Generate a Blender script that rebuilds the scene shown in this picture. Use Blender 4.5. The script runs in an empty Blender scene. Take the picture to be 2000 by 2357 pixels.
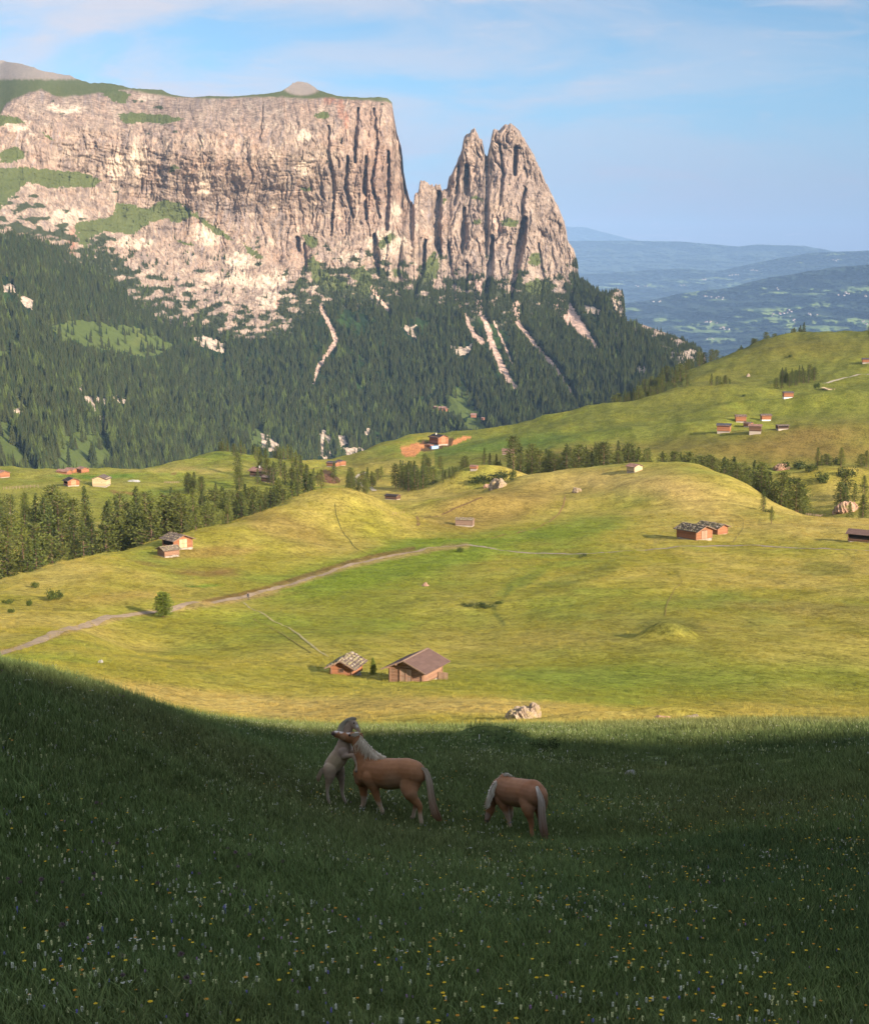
import bpy, bmesh, math, random
import numpy as np
from mathutils import Vector, Matrix, Quaternion
R = math.radians
# ---------------------------------------------------------------- camera, sky, sun, exposure
F = 3500.0; CU, CV = 1000.0, 1178.5; HOR = 640.0
PITCH = math.atan((CV - HOR) / F)
S = bpy.context.scene
cam_data = bpy.data.cameras.new('camera'); cam = bpy.data.objects.new('camera', cam_data)
S.collection.objects.link(cam); S.camera = cam
cam_data.sensor_fit = 'HORIZONTAL'; cam_data.sensor_width = 36.0; cam_data.lens = 36.0 * F / 2000.0
cam_data.clip_start = 0.5; cam_data.clip_end = 200000.0
cam.location = (0, 0, 0); cam.rotation_euler = (R(90) - PITCH, 0, 0)
SUN_EL = R(21.0); SUN_DIR_H = np.array([0.68, -0.7332])        # to the right and behind the camera
SUN_AZ = math.atan2(SUN_DIR_H[0], SUN_DIR_H[1])               # clockwise from +y
world = bpy.data.worlds.new('World'); S.world = world; world.use_nodes = True
def build_world():
    nt = world.node_tree; N = nt.nodes; L = nt.links
    for n in list(N): N.remove(n)
    out = N.new('ShaderNodeOutputWorld'); bg = N.new('ShaderNodeBackground'); bg.inputs['Strength'].default_value = 0.10
    sky = N.new('ShaderNodeTexSky'); sky.sky_type = 'NISHITA'; sky.sun_disc = False
    sky.sun_elevation = SUN_EL; sky.sun_rotation = SUN_AZ; sky.altitude = 1900; sky.air_density = 1.0; sky.dust_density = 1.2; sky.ozone_density = 1.5
    tc = N.new('ShaderNodeTexCoord')
    # thin high cloud: noise over the sky direction, stretched sideways
    sep = N.new('ShaderNodeSeparateXYZ'); L.new(tc.outputs['Generated'], sep.inputs[0])
    def m(op, a, b=None, clamp=False):
        n = N.new('ShaderNodeMath'); n.operation = op; n.use_clamp = clamp
        for i, v in enumerate((a, b)):
            if v is None: continue
            if isinstance(v, (int, float)): n.inputs[i].default_value = v
            else: L.new(v, n.inputs[i])
        return n.outputs[0]
    def clouds(scale, sx, sz, tilt, lo, hi, detail, off):
        mp = N.new('ShaderNodeMapping'); mp.inputs['Scale'].default_value = (sx, sx, sz); mp.inputs['Rotation'].default_value = (0, tilt, 0)
        mp.inputs['Location'].default_value = off
        L.new(tc.outputs['Generated'], mp.inputs[0])
        nz = N.new('ShaderNodeTexNoise'); nz.inputs['Scale'].default_value = scale; nz.inputs['Detail'].default_value = detail; nz.inputs['Roughness'].default_value = 0.55
        nz.inputs['Distortion'].default_value = 0.6
        L.new(mp.outputs[0], nz.inputs['Vector'])
        mr = N.new('ShaderNodeMapRange'); mr.interpolation_type = 'SMOOTHSTEP'; mr.inputs['From Min'].default_value = lo; mr.inputs['From Max'].default_value = hi
        L.new(nz.outputs[0], mr.inputs[0]); return mr.outputs[0]
    c1 = clouds(5.0, 1.0, 4.2, -0.28, 0.36, 0.60, 7, (0.3, 0, 0.62))
    c2 = clouds(17.0, 1.0, 5.5, -0.10, 0.50, 0.80, 5, (1.7, 0.4, 0.1))
    # more cloud to the left (-x), less to the right; a pale bank low down
    side = m('MULTIPLY_ADD', sep.outputs['X'], -1.5); N[-1].inputs[2].default_value = 0.62 if False else 0.62
    side = m('MAXIMUM', side, 0.22)
    side = m('MINIMUM', side, 0.95)
    a = m('MULTIPLY', c1, side); b = m('MULTIPLY', c2, 0.35)
    c = m('ADD', a, b, True)
    mr = N.new('ShaderNodeMapRange'); mr.interpolation_type = 'SMOOTHSTEP'; L.new(sep.outputs['Z'], mr.inputs[0])
    mr.inputs['From Min'].default_value = 0.13; mr.inputs['From Max'].default_value = 0.0; mr.inputs['To Min'].default_value = 0.0; mr.inputs['To Max'].default_value = 0.88
    low = mr.outputs[0]
    mix = N.new('ShaderNodeMix'); mix.data_type = 'RGBA'; L.new(c, mix.inputs['Factor']); tn = N.new('ShaderNodeMix'); tn.data_type = 'RGBA'; tn.blend_type = 'MULTIPLY'; tn.inputs['Factor'].default_value = 1.0; L.new(sky.outputs[0], tn.inputs['A']); tn.inputs['B'].default_value = (0.40, 0.55, 0.60, 1)
    ov = N.new('ShaderNodeMapRange'); ov.interpolation_type = 'SMOOTHSTEP'; L.new(sep.outputs['Z'], ov.inputs[0]); ov.inputs['From Min'].default_value = 0.28; ov.inputs['From Max'].default_value = 0.75; ov.inputs['To Min'].default_value = 0.0; ov.inputs['To Max'].default_value = 0.5  # brighter sky overhead, out of view, added to fill the shaded foreground
    mo = N.new('ShaderNodeMix'); mo.data_type = 'RGBA'; L.new(ov.outputs[0], mo.inputs['Factor']); L.new(tn.outputs['Result'], mo.inputs['A']); mo.inputs['B'].default_value = (5.6, 6.2, 7.2, 1)
    L.new(mo.outputs['Result'], mix.inputs['A'])
    mix.inputs['B'].default_value = (3.3, 3.1, 3.3, 1)
    mix2 = N.new('ShaderNodeMix'); mix2.data_type = 'RGBA'; L.new(low, mix2.inputs['Factor']); L.new(mix.outputs['Result'], mix2.inputs['A'])
    mix2.inputs['B'].default_value = (1.42, 1.08, 1.60, 1)
    c3 = clouds(42.0, 1.0, 6.0, 0.0, 0.56, 0.70, 4, (0.2, 0.9, 0.3))
    band = N.new('ShaderNodeMapRange'); band.interpolation_type = 'SMOOTHSTEP'; L.new(sep.outputs['Z'], band.inputs[0])
    band.inputs['From Min'].default_value = 0.075; band.inputs['From Max'].default_value = 0.03; band.inputs['To Min'].default_value = 0; band.inputs['To Max'].default_value = 0.7
    c3 = m('MULTIPLY', c3, band.outputs[0])
    mix3 = N.new('ShaderNodeMix'); mix3.data_type = 'RGBA'; L.new(c3, mix3.inputs['Factor']); L.new(mix2.outputs['Result'], mix3.inputs['A'])
    mix3.inputs['B'].default_value = (2.3, 2.0, 2.4, 1)
    L.new(mix3.outputs['Result'], bg.inputs[0]); L.new(bg.outputs[0], out.inputs[0])
build_world()
sun_data = bpy.data.lights.new('sun', 'SUN'); sun_data.energy = 4.8; sun_data.angle = R(0.5); sun_data.color = (1.0, 0.83, 0.64)
sun = bpy.data.objects.new('sun', sun_data); S.collection.objects.link(sun)
SUN_VEC = Vector((SUN_DIR_H[0] * math.cos(SUN_EL), SUN_DIR_H[1] * math.cos(SUN_EL), math.sin(SUN_EL))).normalized()
sun.rotation_euler = SUN_VEC.to_track_quat('Z', 'Y').to_euler(); sun.location = (200, -150, 200)
S.view_settings.view_transform = 'Standard'; S.view_settings.look = 'None'; S.view_settings.gamma = 1.0
S.view_settings.exposure = 1.15; S.view_settings.use_curve_mapping = False
S.render.engine = 'CYCLES'
S.cycles.use_denoising = True; S.cycles.denoiser = 'OPENIMAGEDENOISE'
S.cycles.use_adaptive_sampling = True; S.cycles.adaptive_threshold = 0.02
S.cycles.max_bounces = 5; S.cycles.diffuse_bounces = 2; S.cycles.glossy_bounces = 1; S.cycles.transmission_bounces = 2; S.cycles.volume_bounces = 0; S.cycles.transparent_max_bounces = 8
S.cycles.caustics_reflective = False; S.cycles.caustics_refractive = False
# ---------------------------------------------------------------- small numpy toolkit
def ray(u, v):
    """Direction (forward y = 1) of the view through photograph pixel u, v."""
    a = (np.asarray(u, float) - CU) / F; b = -(np.asarray(v, float) - CV) / F
    c, s = math.cos(PITCH), math.sin(PITCH)
    y = c + b * s; z = b * c - s
    return a / y, z / y                     # x/y, z/y
def at(u, v, d):
    """World point at forward distance d seen at pixel u, v."""
    s, t = ray(u, v); return Vector((float(s) * d, d, float(t) * d))
def project(x, y, z):
    c, s = math.cos(PITCH), math.sin(PITCH)
    dep = y * c - z * s; up = y * s + z * c
    return CU + F * x / dep, CV - F * up / dep
def hash2(ix, iy, seed):
    h = (ix.astype(np.int64) * 374761393 + iy.astype(np.int64) * 668265263 + seed * 974711) & 0xFFFFFFFF
    h = ((h ^ (h >> 13)) * 1274126177) & 0xFFFFFFFF
    return ((h ^ (h >> 16)) & 0xFFFFFF) / float(0xFFFFFF)
def perlin(x, y, seed=0):
    x = np.asarray(x, float); y = np.asarray(y, float)
    x0 = np.floor(x); y0 = np.floor(y); fx = x - x0; fy = y - y0
    sx = fx * fx * fx * (fx * (fx * 6 - 15) + 10); sy = fy * fy * fy * (fy * (fy * 6 - 15) + 10)
    def g(dx, dy):
        a = hash2(x0 + dx, y0 + dy, seed) * 2 * np.pi
        return np.cos(a) * (fx - dx) + np.sin(a) * (fy - dy)
    n0 = g(0, 0) * (1 - sx) + g(1, 0) * sx; n1 = g(0, 1) * (1 - sx) + g(1, 1) * sx
    return (n0 * (1 - sy) + n1 * sy) * 1.5
def fbm(x, y, oct=4, seed=0, gain=0.5, lac=2.03, ridged=False):
    t = 0.0; a = 1.0; n = 0.0
    for o in range(oct):
        p = perlin(x, y, seed + o * 17)
        if ridged: p = 1 - 2 * np.abs(p)
        t = t + a * p; n += a; a *= gain; x = x * lac + 3.7; y = y * lac + 1.3
    return t / n
def sstep(a, b, x):
    t = np.clip((x - a) / (b - a), 0, 1); return t * t * (3 - 2 * t)
def inpoly(u, v, poly):
    """Signed-ish membership of points in a polygon (even-odd)."""
    ins = np.zeros(np.shape(u), bool); n = len(poly); j = n - 1
    for i in range(n):
        xi, yi = poly[i]; xj, yj = poly[j]
        if yi != yj:
            ins ^= ((yi > v) != (yj > v)) & (u < (xj - xi) * (v - yi) / (yj - yi) + xi)
        j = i
    return ins
def polydist(u, v, pts):
    """Distance to a polyline and the parameter (0..n-1) of the nearest point."""
    best = np.full(np.shape(u), 1e9); par = np.zeros(np.shape(u))
    for i in range(len(pts) - 1):
        ax, ay = pts[i][0], pts[i][1]; bx, by = pts[i + 1][0], pts[i + 1][1]
        dx, dy = bx - ax, by - ay; L2 = dx * dx + dy * dy + 1e-9
        t = np.clip(((u - ax) * dx + (v - ay) * dy) / L2, 0, 1)
        d = np.hypot(u - ax - t * dx, v - ay - t * dy)
        m = d < best; best = np.where(m, d, best); par = np.where(m, i + t, par)
    return best, par
class TPS:
    def __init__(self, X, y, reg=1e-3):
        X = np.asarray(X, float); y = np.asarray(y, float); n = len(X); self.X = X
        K = self._k(np.hypot(X[:, None, 0] - X[None, :, 0], X[:, None, 1] - X[None, :, 1])) + reg * np.eye(n)
        P = np.c_[np.ones(n), X]; A = np.zeros((n + 3, n + 3)); A[:n, :n] = K; A[:n, n:] = P; A[n:, :n] = P.T
        self.w = np.linalg.solve(A, np.r_[y, np.zeros(3)])
    @staticmethod
    def _k(r): return r * r * np.log(r + 1e-9)
    def __call__(self, a, b):
        sh = np.shape(a); a = np.ravel(a); b = np.ravel(b); out = np.empty(len(a)); n = len(self.X)
        for i in range(0, len(a), 20000):
            r = np.hypot(a[i:i + 20000, None] - self.X[None, :, 0], b[i:i + 20000, None] - self.X[None, :, 1])
            out[i:i + 20000] = self._k(r) @ self.w[:n] + self.w[n] + self.w[n + 1] * a[i:i + 20000] + self.w[n + 2] * b[i:i + 20000]
        return out.reshape(sh)
class Grid2:
    """Bicubic (Catmull-Rom) lookup in a regular table."""
    def __init__(self, x0, x1, y0, y1, Z): self.x0, self.x1, self.y0, self.y1, self.Z = x0, x1, y0, y1, Z
    def __call__(self, x, y):
        nx, ny = self.Z.shape
        fx = np.clip((x - self.x0) / (self.x1 - self.x0), 0, 1) * (nx - 3) + 1; fy = np.clip((y - self.y0) / (self.y1 - self.y0), 0, 1) * (ny - 3) + 1
        ix = np.clip(np.floor(fx).astype(int), 1, nx - 3); iy = np.clip(np.floor(fy).astype(int), 1, ny - 3); tx = fx - ix; ty = fy - iy
        def w(t): return (-.5 * t + t * t - .5 * t ** 3, 1 - 2.5 * t * t + 1.5 * t ** 3, .5 * t + 2 * t * t - 1.5 * t ** 3, -.5 * t * t + .5 * t ** 3)
        wx, wy = w(tx), w(ty); r = 0
        for i in range(4):
            for j in range(4): r = r + wx[i] * wy[j] * self.Z[ix + i - 1, iy + j - 1]
        return r
def lerp_pts(pts, x):
    p = np.array(pts, float); return np.interp(x, p[:, 0], p[:, 1])
# ---------------------------------------------------------------- object helpers
def tag(o, label=None, cat=None, group=None, kind=None):
    if label: o['label'] = label
    if cat: o['category'] = cat
    if group: o['group'] = group
    if kind: o['kind'] = kind
    return o
def link(o, parent=None):
    S.collection.objects.link(o)
    if parent is not None: o.parent = parent
    return o
def np_mesh(name, V, Q, mats=(), smooth=True, attrs=None, midx=None):
    """Mesh from numpy vertex and face arrays (faces of one size); attrs: {name: (n,) or (n,3)} on points."""
    me = bpy.data.meshes.new(name); V = np.asarray(V, np.float32); Q = np.asarray(Q, np.int32); k = Q.shape[1]
    me.vertices.add(len(V)); me.vertices.foreach_set('co', V.ravel())
    me.loops.add(Q.size); me.loops.foreach_set('vertex_index', Q.ravel())
    me.polygons.add(len(Q)); me.polygons.foreach_set('loop_start', np.arange(0, Q.size, k, dtype=np.int32))
    me.polygons.foreach_set('use_smooth', np.full(len(Q), smooth))
    if midx is not None: me.polygons.foreach_set('material_index', np.asarray(midx, np.int32))
    for m in mats: me.materials.append(m)
    for a, val in (attrs or {}).items():
        val = np.asarray(val, np.float32)
        if val.ndim == 1: at_ = me.attributes.new(a, 'FLOAT', 'POINT'); at_.data.foreach_set('value', val)
        else:
            at_ = me.attributes.new(a, 'FLOAT_VECTOR', 'POINT'); at_.data.foreach_set('vector', val.ravel())
    me.update(calc_edges=True)
    return me
def grid_quads(nr, nc, flip=False):
    i = np.arange(nr - 1)[:, None] * nc + np.arange(nc - 1)[None, :]; i = i.ravel()
    q = np.c_[i, i + 1, i + nc + 1, i + nc]
    return q[:, ::-1] if flip else q
def obj(name, me, parent=None):
    return link(bpy.data.objects.new(name, me), parent)
class NT:
    """Tiny node-tree builder for materials."""
    def __init__(self, name):
        self.m = bpy.data.materials.new(name); self.m.use_nodes = True; self.t = self.m.node_tree; self.N = self.t.nodes; self.L = self.t.links
        self.b = self.N['Principled BSDF']; self.b.inputs['Specular IOR Level'].default_value = 0.15; self.b.inputs['Roughness'].default_value = 0.9
    def n(self, ty, **kw):
        x = self.N.new(ty)
        for k, v in kw.items():
            if hasattr(x, k): setattr(x, k, v)
        return x
    def set(self, node, key, v):
        if v is None: return
        if isinstance(v, bpy.types.NodeSocket): self.L.new(v, node.inputs[key])
        else: node.inputs[key].default_value = v
    def attr(self, name, out='Fac'):
        x = self.n('ShaderNodeAttribute'); x.attribute_name = name; return x.outputs[out]
    def noise(self, scale, detail=4, rough=0.55, vec=None, dist=0.0, out='Fac'):
        x = self.n('ShaderNodeTexNoise'); self.set(x, 'Scale', scale); self.set(x, 'Detail', detail); self.set(x, 'Roughness', rough); self.set(x, 'Distortion', dist)
        if vec is not None: self.L.new(vec, x.inputs['Vector'])
        return x.outputs[out]
    def coord(self, scale=(1, 1, 1), kind='Object', rot=(0, 0, 0)):
        c = self.n('ShaderNodeTexCoord'); m = self.n('ShaderNodeMapping'); m.inputs['Scale'].default_value = scale; m.inputs['Rotation'].default_value = rot
        self.L.new(c.outputs[kind], m.inputs[0]); return m.outputs[0]
    def math(self, op, a, b=None, c=None, clamp=False):
        x = self.n('ShaderNodeMath'); x.operation = op; x.use_clamp = clamp
        for i, v in enumerate((a, b, c)): self.set(x, i, v)
        return x.outputs[0]
    def rng(self, v, a, b, c=0.0, d=1.0, smooth=True):
        x = self.n('ShaderNodeMapRange'); x.interpolation_type = 'SMOOTHSTEP' if smooth else 'LINEAR'
        self.set(x, 0, v); self.set(x, 1, a); self.set(x, 2, b); self.set(x, 3, c); self.set(x, 4, d); return x.outputs[0]
    def mix(self, f, a, b, mode='MIX'):
        x = self.n('ShaderNodeMix'); x.data_type = 'RGBA'; x.blend_type = mode
        for k, v in (('Factor', f), ('A', a), ('B', b)):
            if isinstance(v, tuple) and len(v) == 3: v = v + (1.0,)
            self.set(x, k, v)
        return x.outputs['Result']
    def bump(self, h, strength=0.5, dist=1.0, normal=None):
        x = self.n('ShaderNodeBump'); self.set(x, 'Strength', strength); self.set(x, 'Distance', dist); self.set(x, 'Height', h)
        if normal is not None: self.L.new(normal, x.inputs['Normal'])
        return x.outputs[0]
    def done(self, color, normal=None, rough=None, spec=None):
        if isinstance(color, tuple) and len(color) == 3: color = color + (1.0,)
        self.set(self.b, 'Base Color', color); self.set(self.b, 'Normal', normal); self.set(self.b, 'Roughness', rough); self.set(self.b, 'Specular IOR Level', spec)
        return self.m
# ---------------------------------------------------------------- the meadow: control points (pixel u, pixel v, forward metres)
CP = [
 (-150,2357,8.4),(1000,2357,10),(2100,2357,11.5),(0,2000,14.5),(1000,2100,17),(2100,2000,24),(-150,1750,18),(500,1850,27),
 (870,1885,33),(1240,1926,33),(1100,1800,40),(700,1800,37),(0,1650,23),(-200,1520,24),(0,1545,31),(250,1605,38),(480,1660,52),(-200,1500,32),
 (700,1735,46),(700,1700,55),(900,1722,49),(900,1698,57),(1100,1722,50),(1100,1695,60),(500,1663,138),(700,1676,130),(900,1676,120),(1100,1672,104),(1300,1672,96),(1300,1692,62),(1500,1707,57),(1700,1718,53),(2000,1735,46),(2200,1742,43),(1500,1830,42),(2000,1880,32),
 (-200,1600,60),(0,1622,60),(250,1645,70),(0,1600,100),(250,1622,115),
 (-200,1540,150),(0,1535,150),(250,1590,150),(500,1610,165),(800,1605,165),
 (1213,1656,120),(1000,1600,165),(1350,1646,124),(1650,1650,124),(2000,1662,122),(2200,1670,120),(1500,1636,160),(2000,1640,165),(1500,1590,195),(2000,1590,200),
 (930,1566,205),(795,1553,210),(650,1545,205),(400,1555,180),(1100,1560,205),(2200,1560,220),
 (0,1505,195),(-200,1520,190),(200,1460,235),(375,1424,285),(571,1381,335),(850,1312,405),(1050,1260,465),(1200,1272,455),(1350,1276,440),(1500,1268,440),(1650,1263,440),(2000,1268,430),(2200,1270,425),
 (300,1500,240),(600,1450,270),(900,1470,262),(1150,1400,310),(1100,1500,250),(1200,1340,370),(1500,1460,255),(1800,1450,262),(2100,1450,262),(1800,1350,340),(1400,1370,325),(2100,1350,335),(900,1370,345),
 (-200,1440,250),(0,1425,262),(150,1415,272),(-200,1420,262),
 (-200,1400,300),(0,1350,340),(120,1308,375),(220,1280,405),(370,1248,438),(480,1216,470),(600,1186,505),(680,1166,530),(770,1156,548),(850,1172,556),(940,1200,556),(1000,1215,545),(1068,1210,560),
 (100,1360,330),(300,1340,352),(500,1270,430),(650,1250,455),(770,1215,500),(350,1275,418),(900,1235,500),
 (1120,1150,640),(1200,1130,680),(1300,1130,668),(1000,1196,580),(1180,1200,570),(1300,1200,560),(1250,1235,505),
 (1180,1096,735),(1330,1081,745),(1460,1074,745),(1530,1074,735),(1640,1090,700),(1740,1128,650),(1790,1160,610),(1850,1186,575),(2000,1196,560),(2200,1215,550),
 (1450,1150,610),(1600,1180,560),(1700,1215,505),(1900,1225,490),(1600,1243,462),(1960,1246,455),(1450,1210,530),
 # hollow behind the left hill, the shelf beyond
 (0,1395,430),(120,1362,455),(250,1322,480),(400,1280,520),(500,1255,560),(620,1228,600),(760,1200,640),(900,1200,640),(60,1275,560),(250,1248,590),(400,1230,620),
 (-200,1230,640),(0,1205,690),(200,1190,720),(400,1190,720),(600,1180,730),(-200,1405,440),
 (0,1150,800),(200,1140,800),(400,1135,820),(165,1112,870),(232,1116,850),(600,1120,880),(500,1150,790),
 (-200,1076,1060),(0,1077,1050),(200,1087,1040),(400,1077,1050),(430,1068,1100),(520,1056,1150),(590,1064,1130),(612,1092,960),(630,1110,900),(640,1080,1020),
 (820,1175,690),(905,1144,790),(930,1130,830),(1000,1155,720),(1040,1142,750),(830,1110,900),(750,1112,920),(1120,1105,800),(1120,1130,740),(1000,1110,860),(1120,1080,880),(1210,1095,850),
 (700,1100,960),(760,1080,1050),(850,1040,1150),(900,1050,1080),(1000,1060,1020),(1200,1045,1030),(1000,1034,1130),
 (800,1060,1150),(870,1026,1230),(940,1006,1290),(1000,1005,1290),(1100,1002,1300),(1180,994,1340),(1250,975,1390),(1340,955,1440),(1420,950,1440),
 (1160,1045,1000),(1300,1020,1060),
 # behind the right crest: dark dell with trees, then long slopes
 (1200,1112,790),(1330,1106,800),(1530,1110,800),(1640,1135,760),(1740,1185,700),(1800,1205,660),(1860,1215,640),(1990,1200,650),
 (1940,1172,700),(1900,1122,770),(2100,1160,690),
 (1300,1070,900),(1450,1060,930),(1600,1060,930),(1800,1075,900),(2000,1078,900),(2200,1078,900),
 (1400,1040,980),(1665,1000,1010),(1730,1000,1010),(1797,988,1050),(2000,1010,1000),(2200,1000,1000),(1500,1010,1060),(1900,960,1120),
 (1500,930,1250),(1600,930,1230),(1812,915,1250),(1700,930,1210),(2000,870,1350),(1900,900,1290),(2200,870,1350),
 (1480,922,1380),(1530,885,1540),(1600,850,1640),(1650,835,1660),(1720,805,1720),(1790,784,1780),(1900,775,1790),(2000,772,1780),(2200,768,1780),(1990,830,1480),(1700,860,1480),(1850,840,1500),(1450,935,1360),
]
CZ = [ # hidden ground given by height: (u, forward metres, z)
 (-200,1400,-260),(0,1400,-255),(300,1400,-250),(500,1420,-245),(700,1350,-215),(850,1450,-210),(1000,1500,-215),(1200,1600,-220),(1400,1750,-230),(1500,1850,-240),(1600,1950,-220),(1800,2100,-200),(2200,2100,-190),
 (-200,2000,-420),(500,2000,-420),(1000,2100,-430),(1500,2300,-440),(2200,2500,-420),(-200,3000,-520),(500,3000,-520),(1000,3000,-520),(1500,3000,-520),(2200,3000,-520),
 (-200,6,-3.5),(1000,6,-3.9),(2200,6,-4.3),(-200,3,-2.6),(1000,3,-2.75),(2200,3,-2.9),
]
def _solve():
    X = []; y = []
    for u, v, d in CP:
        s, t = ray(u, v); az = math.atan(s); r = d * math.hypot(1, s); X.append((az / 0.115, math.log(r) * 4.0)); y.append(float(t) * d / r)
    for u, d, z in CZ:
        s, t = ray(u, 1000); az = math.atan(s); r = d * math.hypot(1, s); X.append((az / 0.115, math.log(r) * 4.0)); y.append(z / r)
    tps = TPS(X, y, 4e-3)
    A0, A1, B0, B1 = -0.46, 0.46, math.log(2.5), math.log(3200.0); na, nb = 240, 560
    ga = A0 + (np.arange(na) - 1) / (na - 3) * (A1 - A0); gb = B0 + (np.arange(nb) - 1) / (nb - 3) * (B1 - B0)
    aa, bb = np.meshgrid(ga, gb, indexing='ij')
    return Grid2(A0, A1, B0, B1, tps(aa / 0.115, bb * 4.0))
TG = _solve()
# the hill behind the camera on the right, whose shadow lies on the near slope: crest height along the line across the sun's direction
SN = np.array([-SUN_DIR_H[1], SUN_DIR_H[0]]); CURT = 190.0
RIDGE = [(-400, 110), (-150, 110), (-40, 92), (0, 76), (14, 73.6), (20, 73.0), (27, 72.2), (33, 71.0), (37, 69.4), (41, 67.6), (45, 66.3), (49, 65.0), (53, 64.0), (58, 62), (64, 58), (75, 52), (92, 35), (110, 15), (150, -15), (400, -60)]
MOUNDS = [(1535,1462,252,4.6,3.0,2.5),(1150,1430,300,16,22,-1.6),(1700,1400,300,30,40,-1.5),(700,1420,300,25,30,-1.2),(1130,1715,54,1.5,1.0,.60),(1560,1690,62,2.4,1.2,.25),(330,1765,26,1.2,.8,.22),(120,1905,17,.9,.5,.2),(1372,1652,118,3.6,1.5,.5),(1560,1655,120,4.5,1.6,.8),(1118,1112,800,26,18,9),(770,1165,560,30,26,4.5),(1075,1150,620,34,20,5),(1960,985,1000,55,30,12),(1900,925,1180,60,30,12),(1600,905,1280,70,30,8),(1480,985,1080,60,28,7),(560,1062,1140,60,30,6),(300,1385,305,34,9,1.2),(1880,1075,800,50,25,9),(1330,975,1250,60,25,7)]
def _mound_list():
    out = []
    for u, v, d, sx, sy, h in MOUNDS:
        p = at(u, v, d); out.append((p.x, p.y, sx, sy, h))
    return out
ML = _mound_list()
def height(x, y, fine=True):
    x = np.asarray(x, float); y = np.asarray(y, float)
    r = np.hypot(x, y) + 1e-6; az = np.arctan2(x, y); lr = np.log(np.clip(r, 2.6, 3100))
    zt = TG(np.clip(az, -0.455, 0.455), lr) * r
    L = 92 * (1 - np.exp(-r / 290.0))
    g = -1.8 - L * np.cos(az - 0.15) - 0.02 * r * sstep(0, 400, r)
    g = np.where(np.abs(az) < 1.2, np.minimum(g, -1.8 - 0.1 * r * np.exp(-r / 500)), g)
    w = 1 - sstep(0.33, 0.75, np.abs(az)); w = np.maximum(w * sstep(1.5, 6, r), 0)
    z = zt * w + g * (1 - w)
    # the shading hill
    p = x * SUN_DIR_H[0] + y * SUN_DIR_H[1]; q = x * SN[0] + y * SN[1]
    H = lerp_pts(RIDGE, q) + 1.6 * perlin(q / 17.0, q * 0 + 0.5, 5) + 0.5 * perlin(q / 5.0, q * 0 + 0.5, 6)
    wr = np.where(p < CURT, sstep(85, CURT, p) ** 1.6, 1 - 0.3 * sstep(CURT + 30, CURT + 500, p)) * (1 - w)
    hump = np.where(p < CURT, (p - 20) / (CURT - 20), 1.0)
    z = np.where(p > 60, z * (1 - wr) + (H - 1 * (1 - hump)) * wr, z)
    wb = np.exp(-(((x - 0.6) / 5.0) ** 2 + ((y - 33.2) / 2.6) ** 2) ** 2)                      # the small bench the horses stand on
    z = z * (1 - wb) + (-12.11 - 0.15 * (y - 33.0) - 0.125 * (x + 0.8)) * wb
    far = sstep(2000, 3200, r); z = z * (1 - far) + (-540 - 300 * sstep(4000, 12000, r)) * far
    hb = sstep(250, 300, r) * (1 - sstep(540, 600, r)) * (x < 60); z = z + hb * 0.20 * np.sin(z * 2.6 + 2.2 * fbm(x / 40, y / 40, 3, 15)) * sstep(-.3, .3, fbm(x / 30, y / 50, 2, 16))
    for mx, my, sx, sy, h in ML:
        rr = ((x - mx) / sx) ** 2 + ((y - my) / sy) ** 2
        z = z + h * np.exp(-np.clip(rr, 0, 40) ** 1.4)
    if fine:
        z = z + 1.9 * fbm(x / 62, y / 62, 3, 11) * sstep(110, 420, r) * (1 + 2.0 * sstep(500, 1200, r)) + 0.62 * fbm(x / 23, y / 30, 3, 14, ridged=True) * sstep(120, 380, r) * (1 + .6 * sstep(500, 1100, r)) + 0.16 * fbm(x / 9, y / 9, 3, 12) * sstep(15, 80, r) + 0.05 * fbm(x / 1.3, y / 1.3, 2, 13)
    return z
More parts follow.
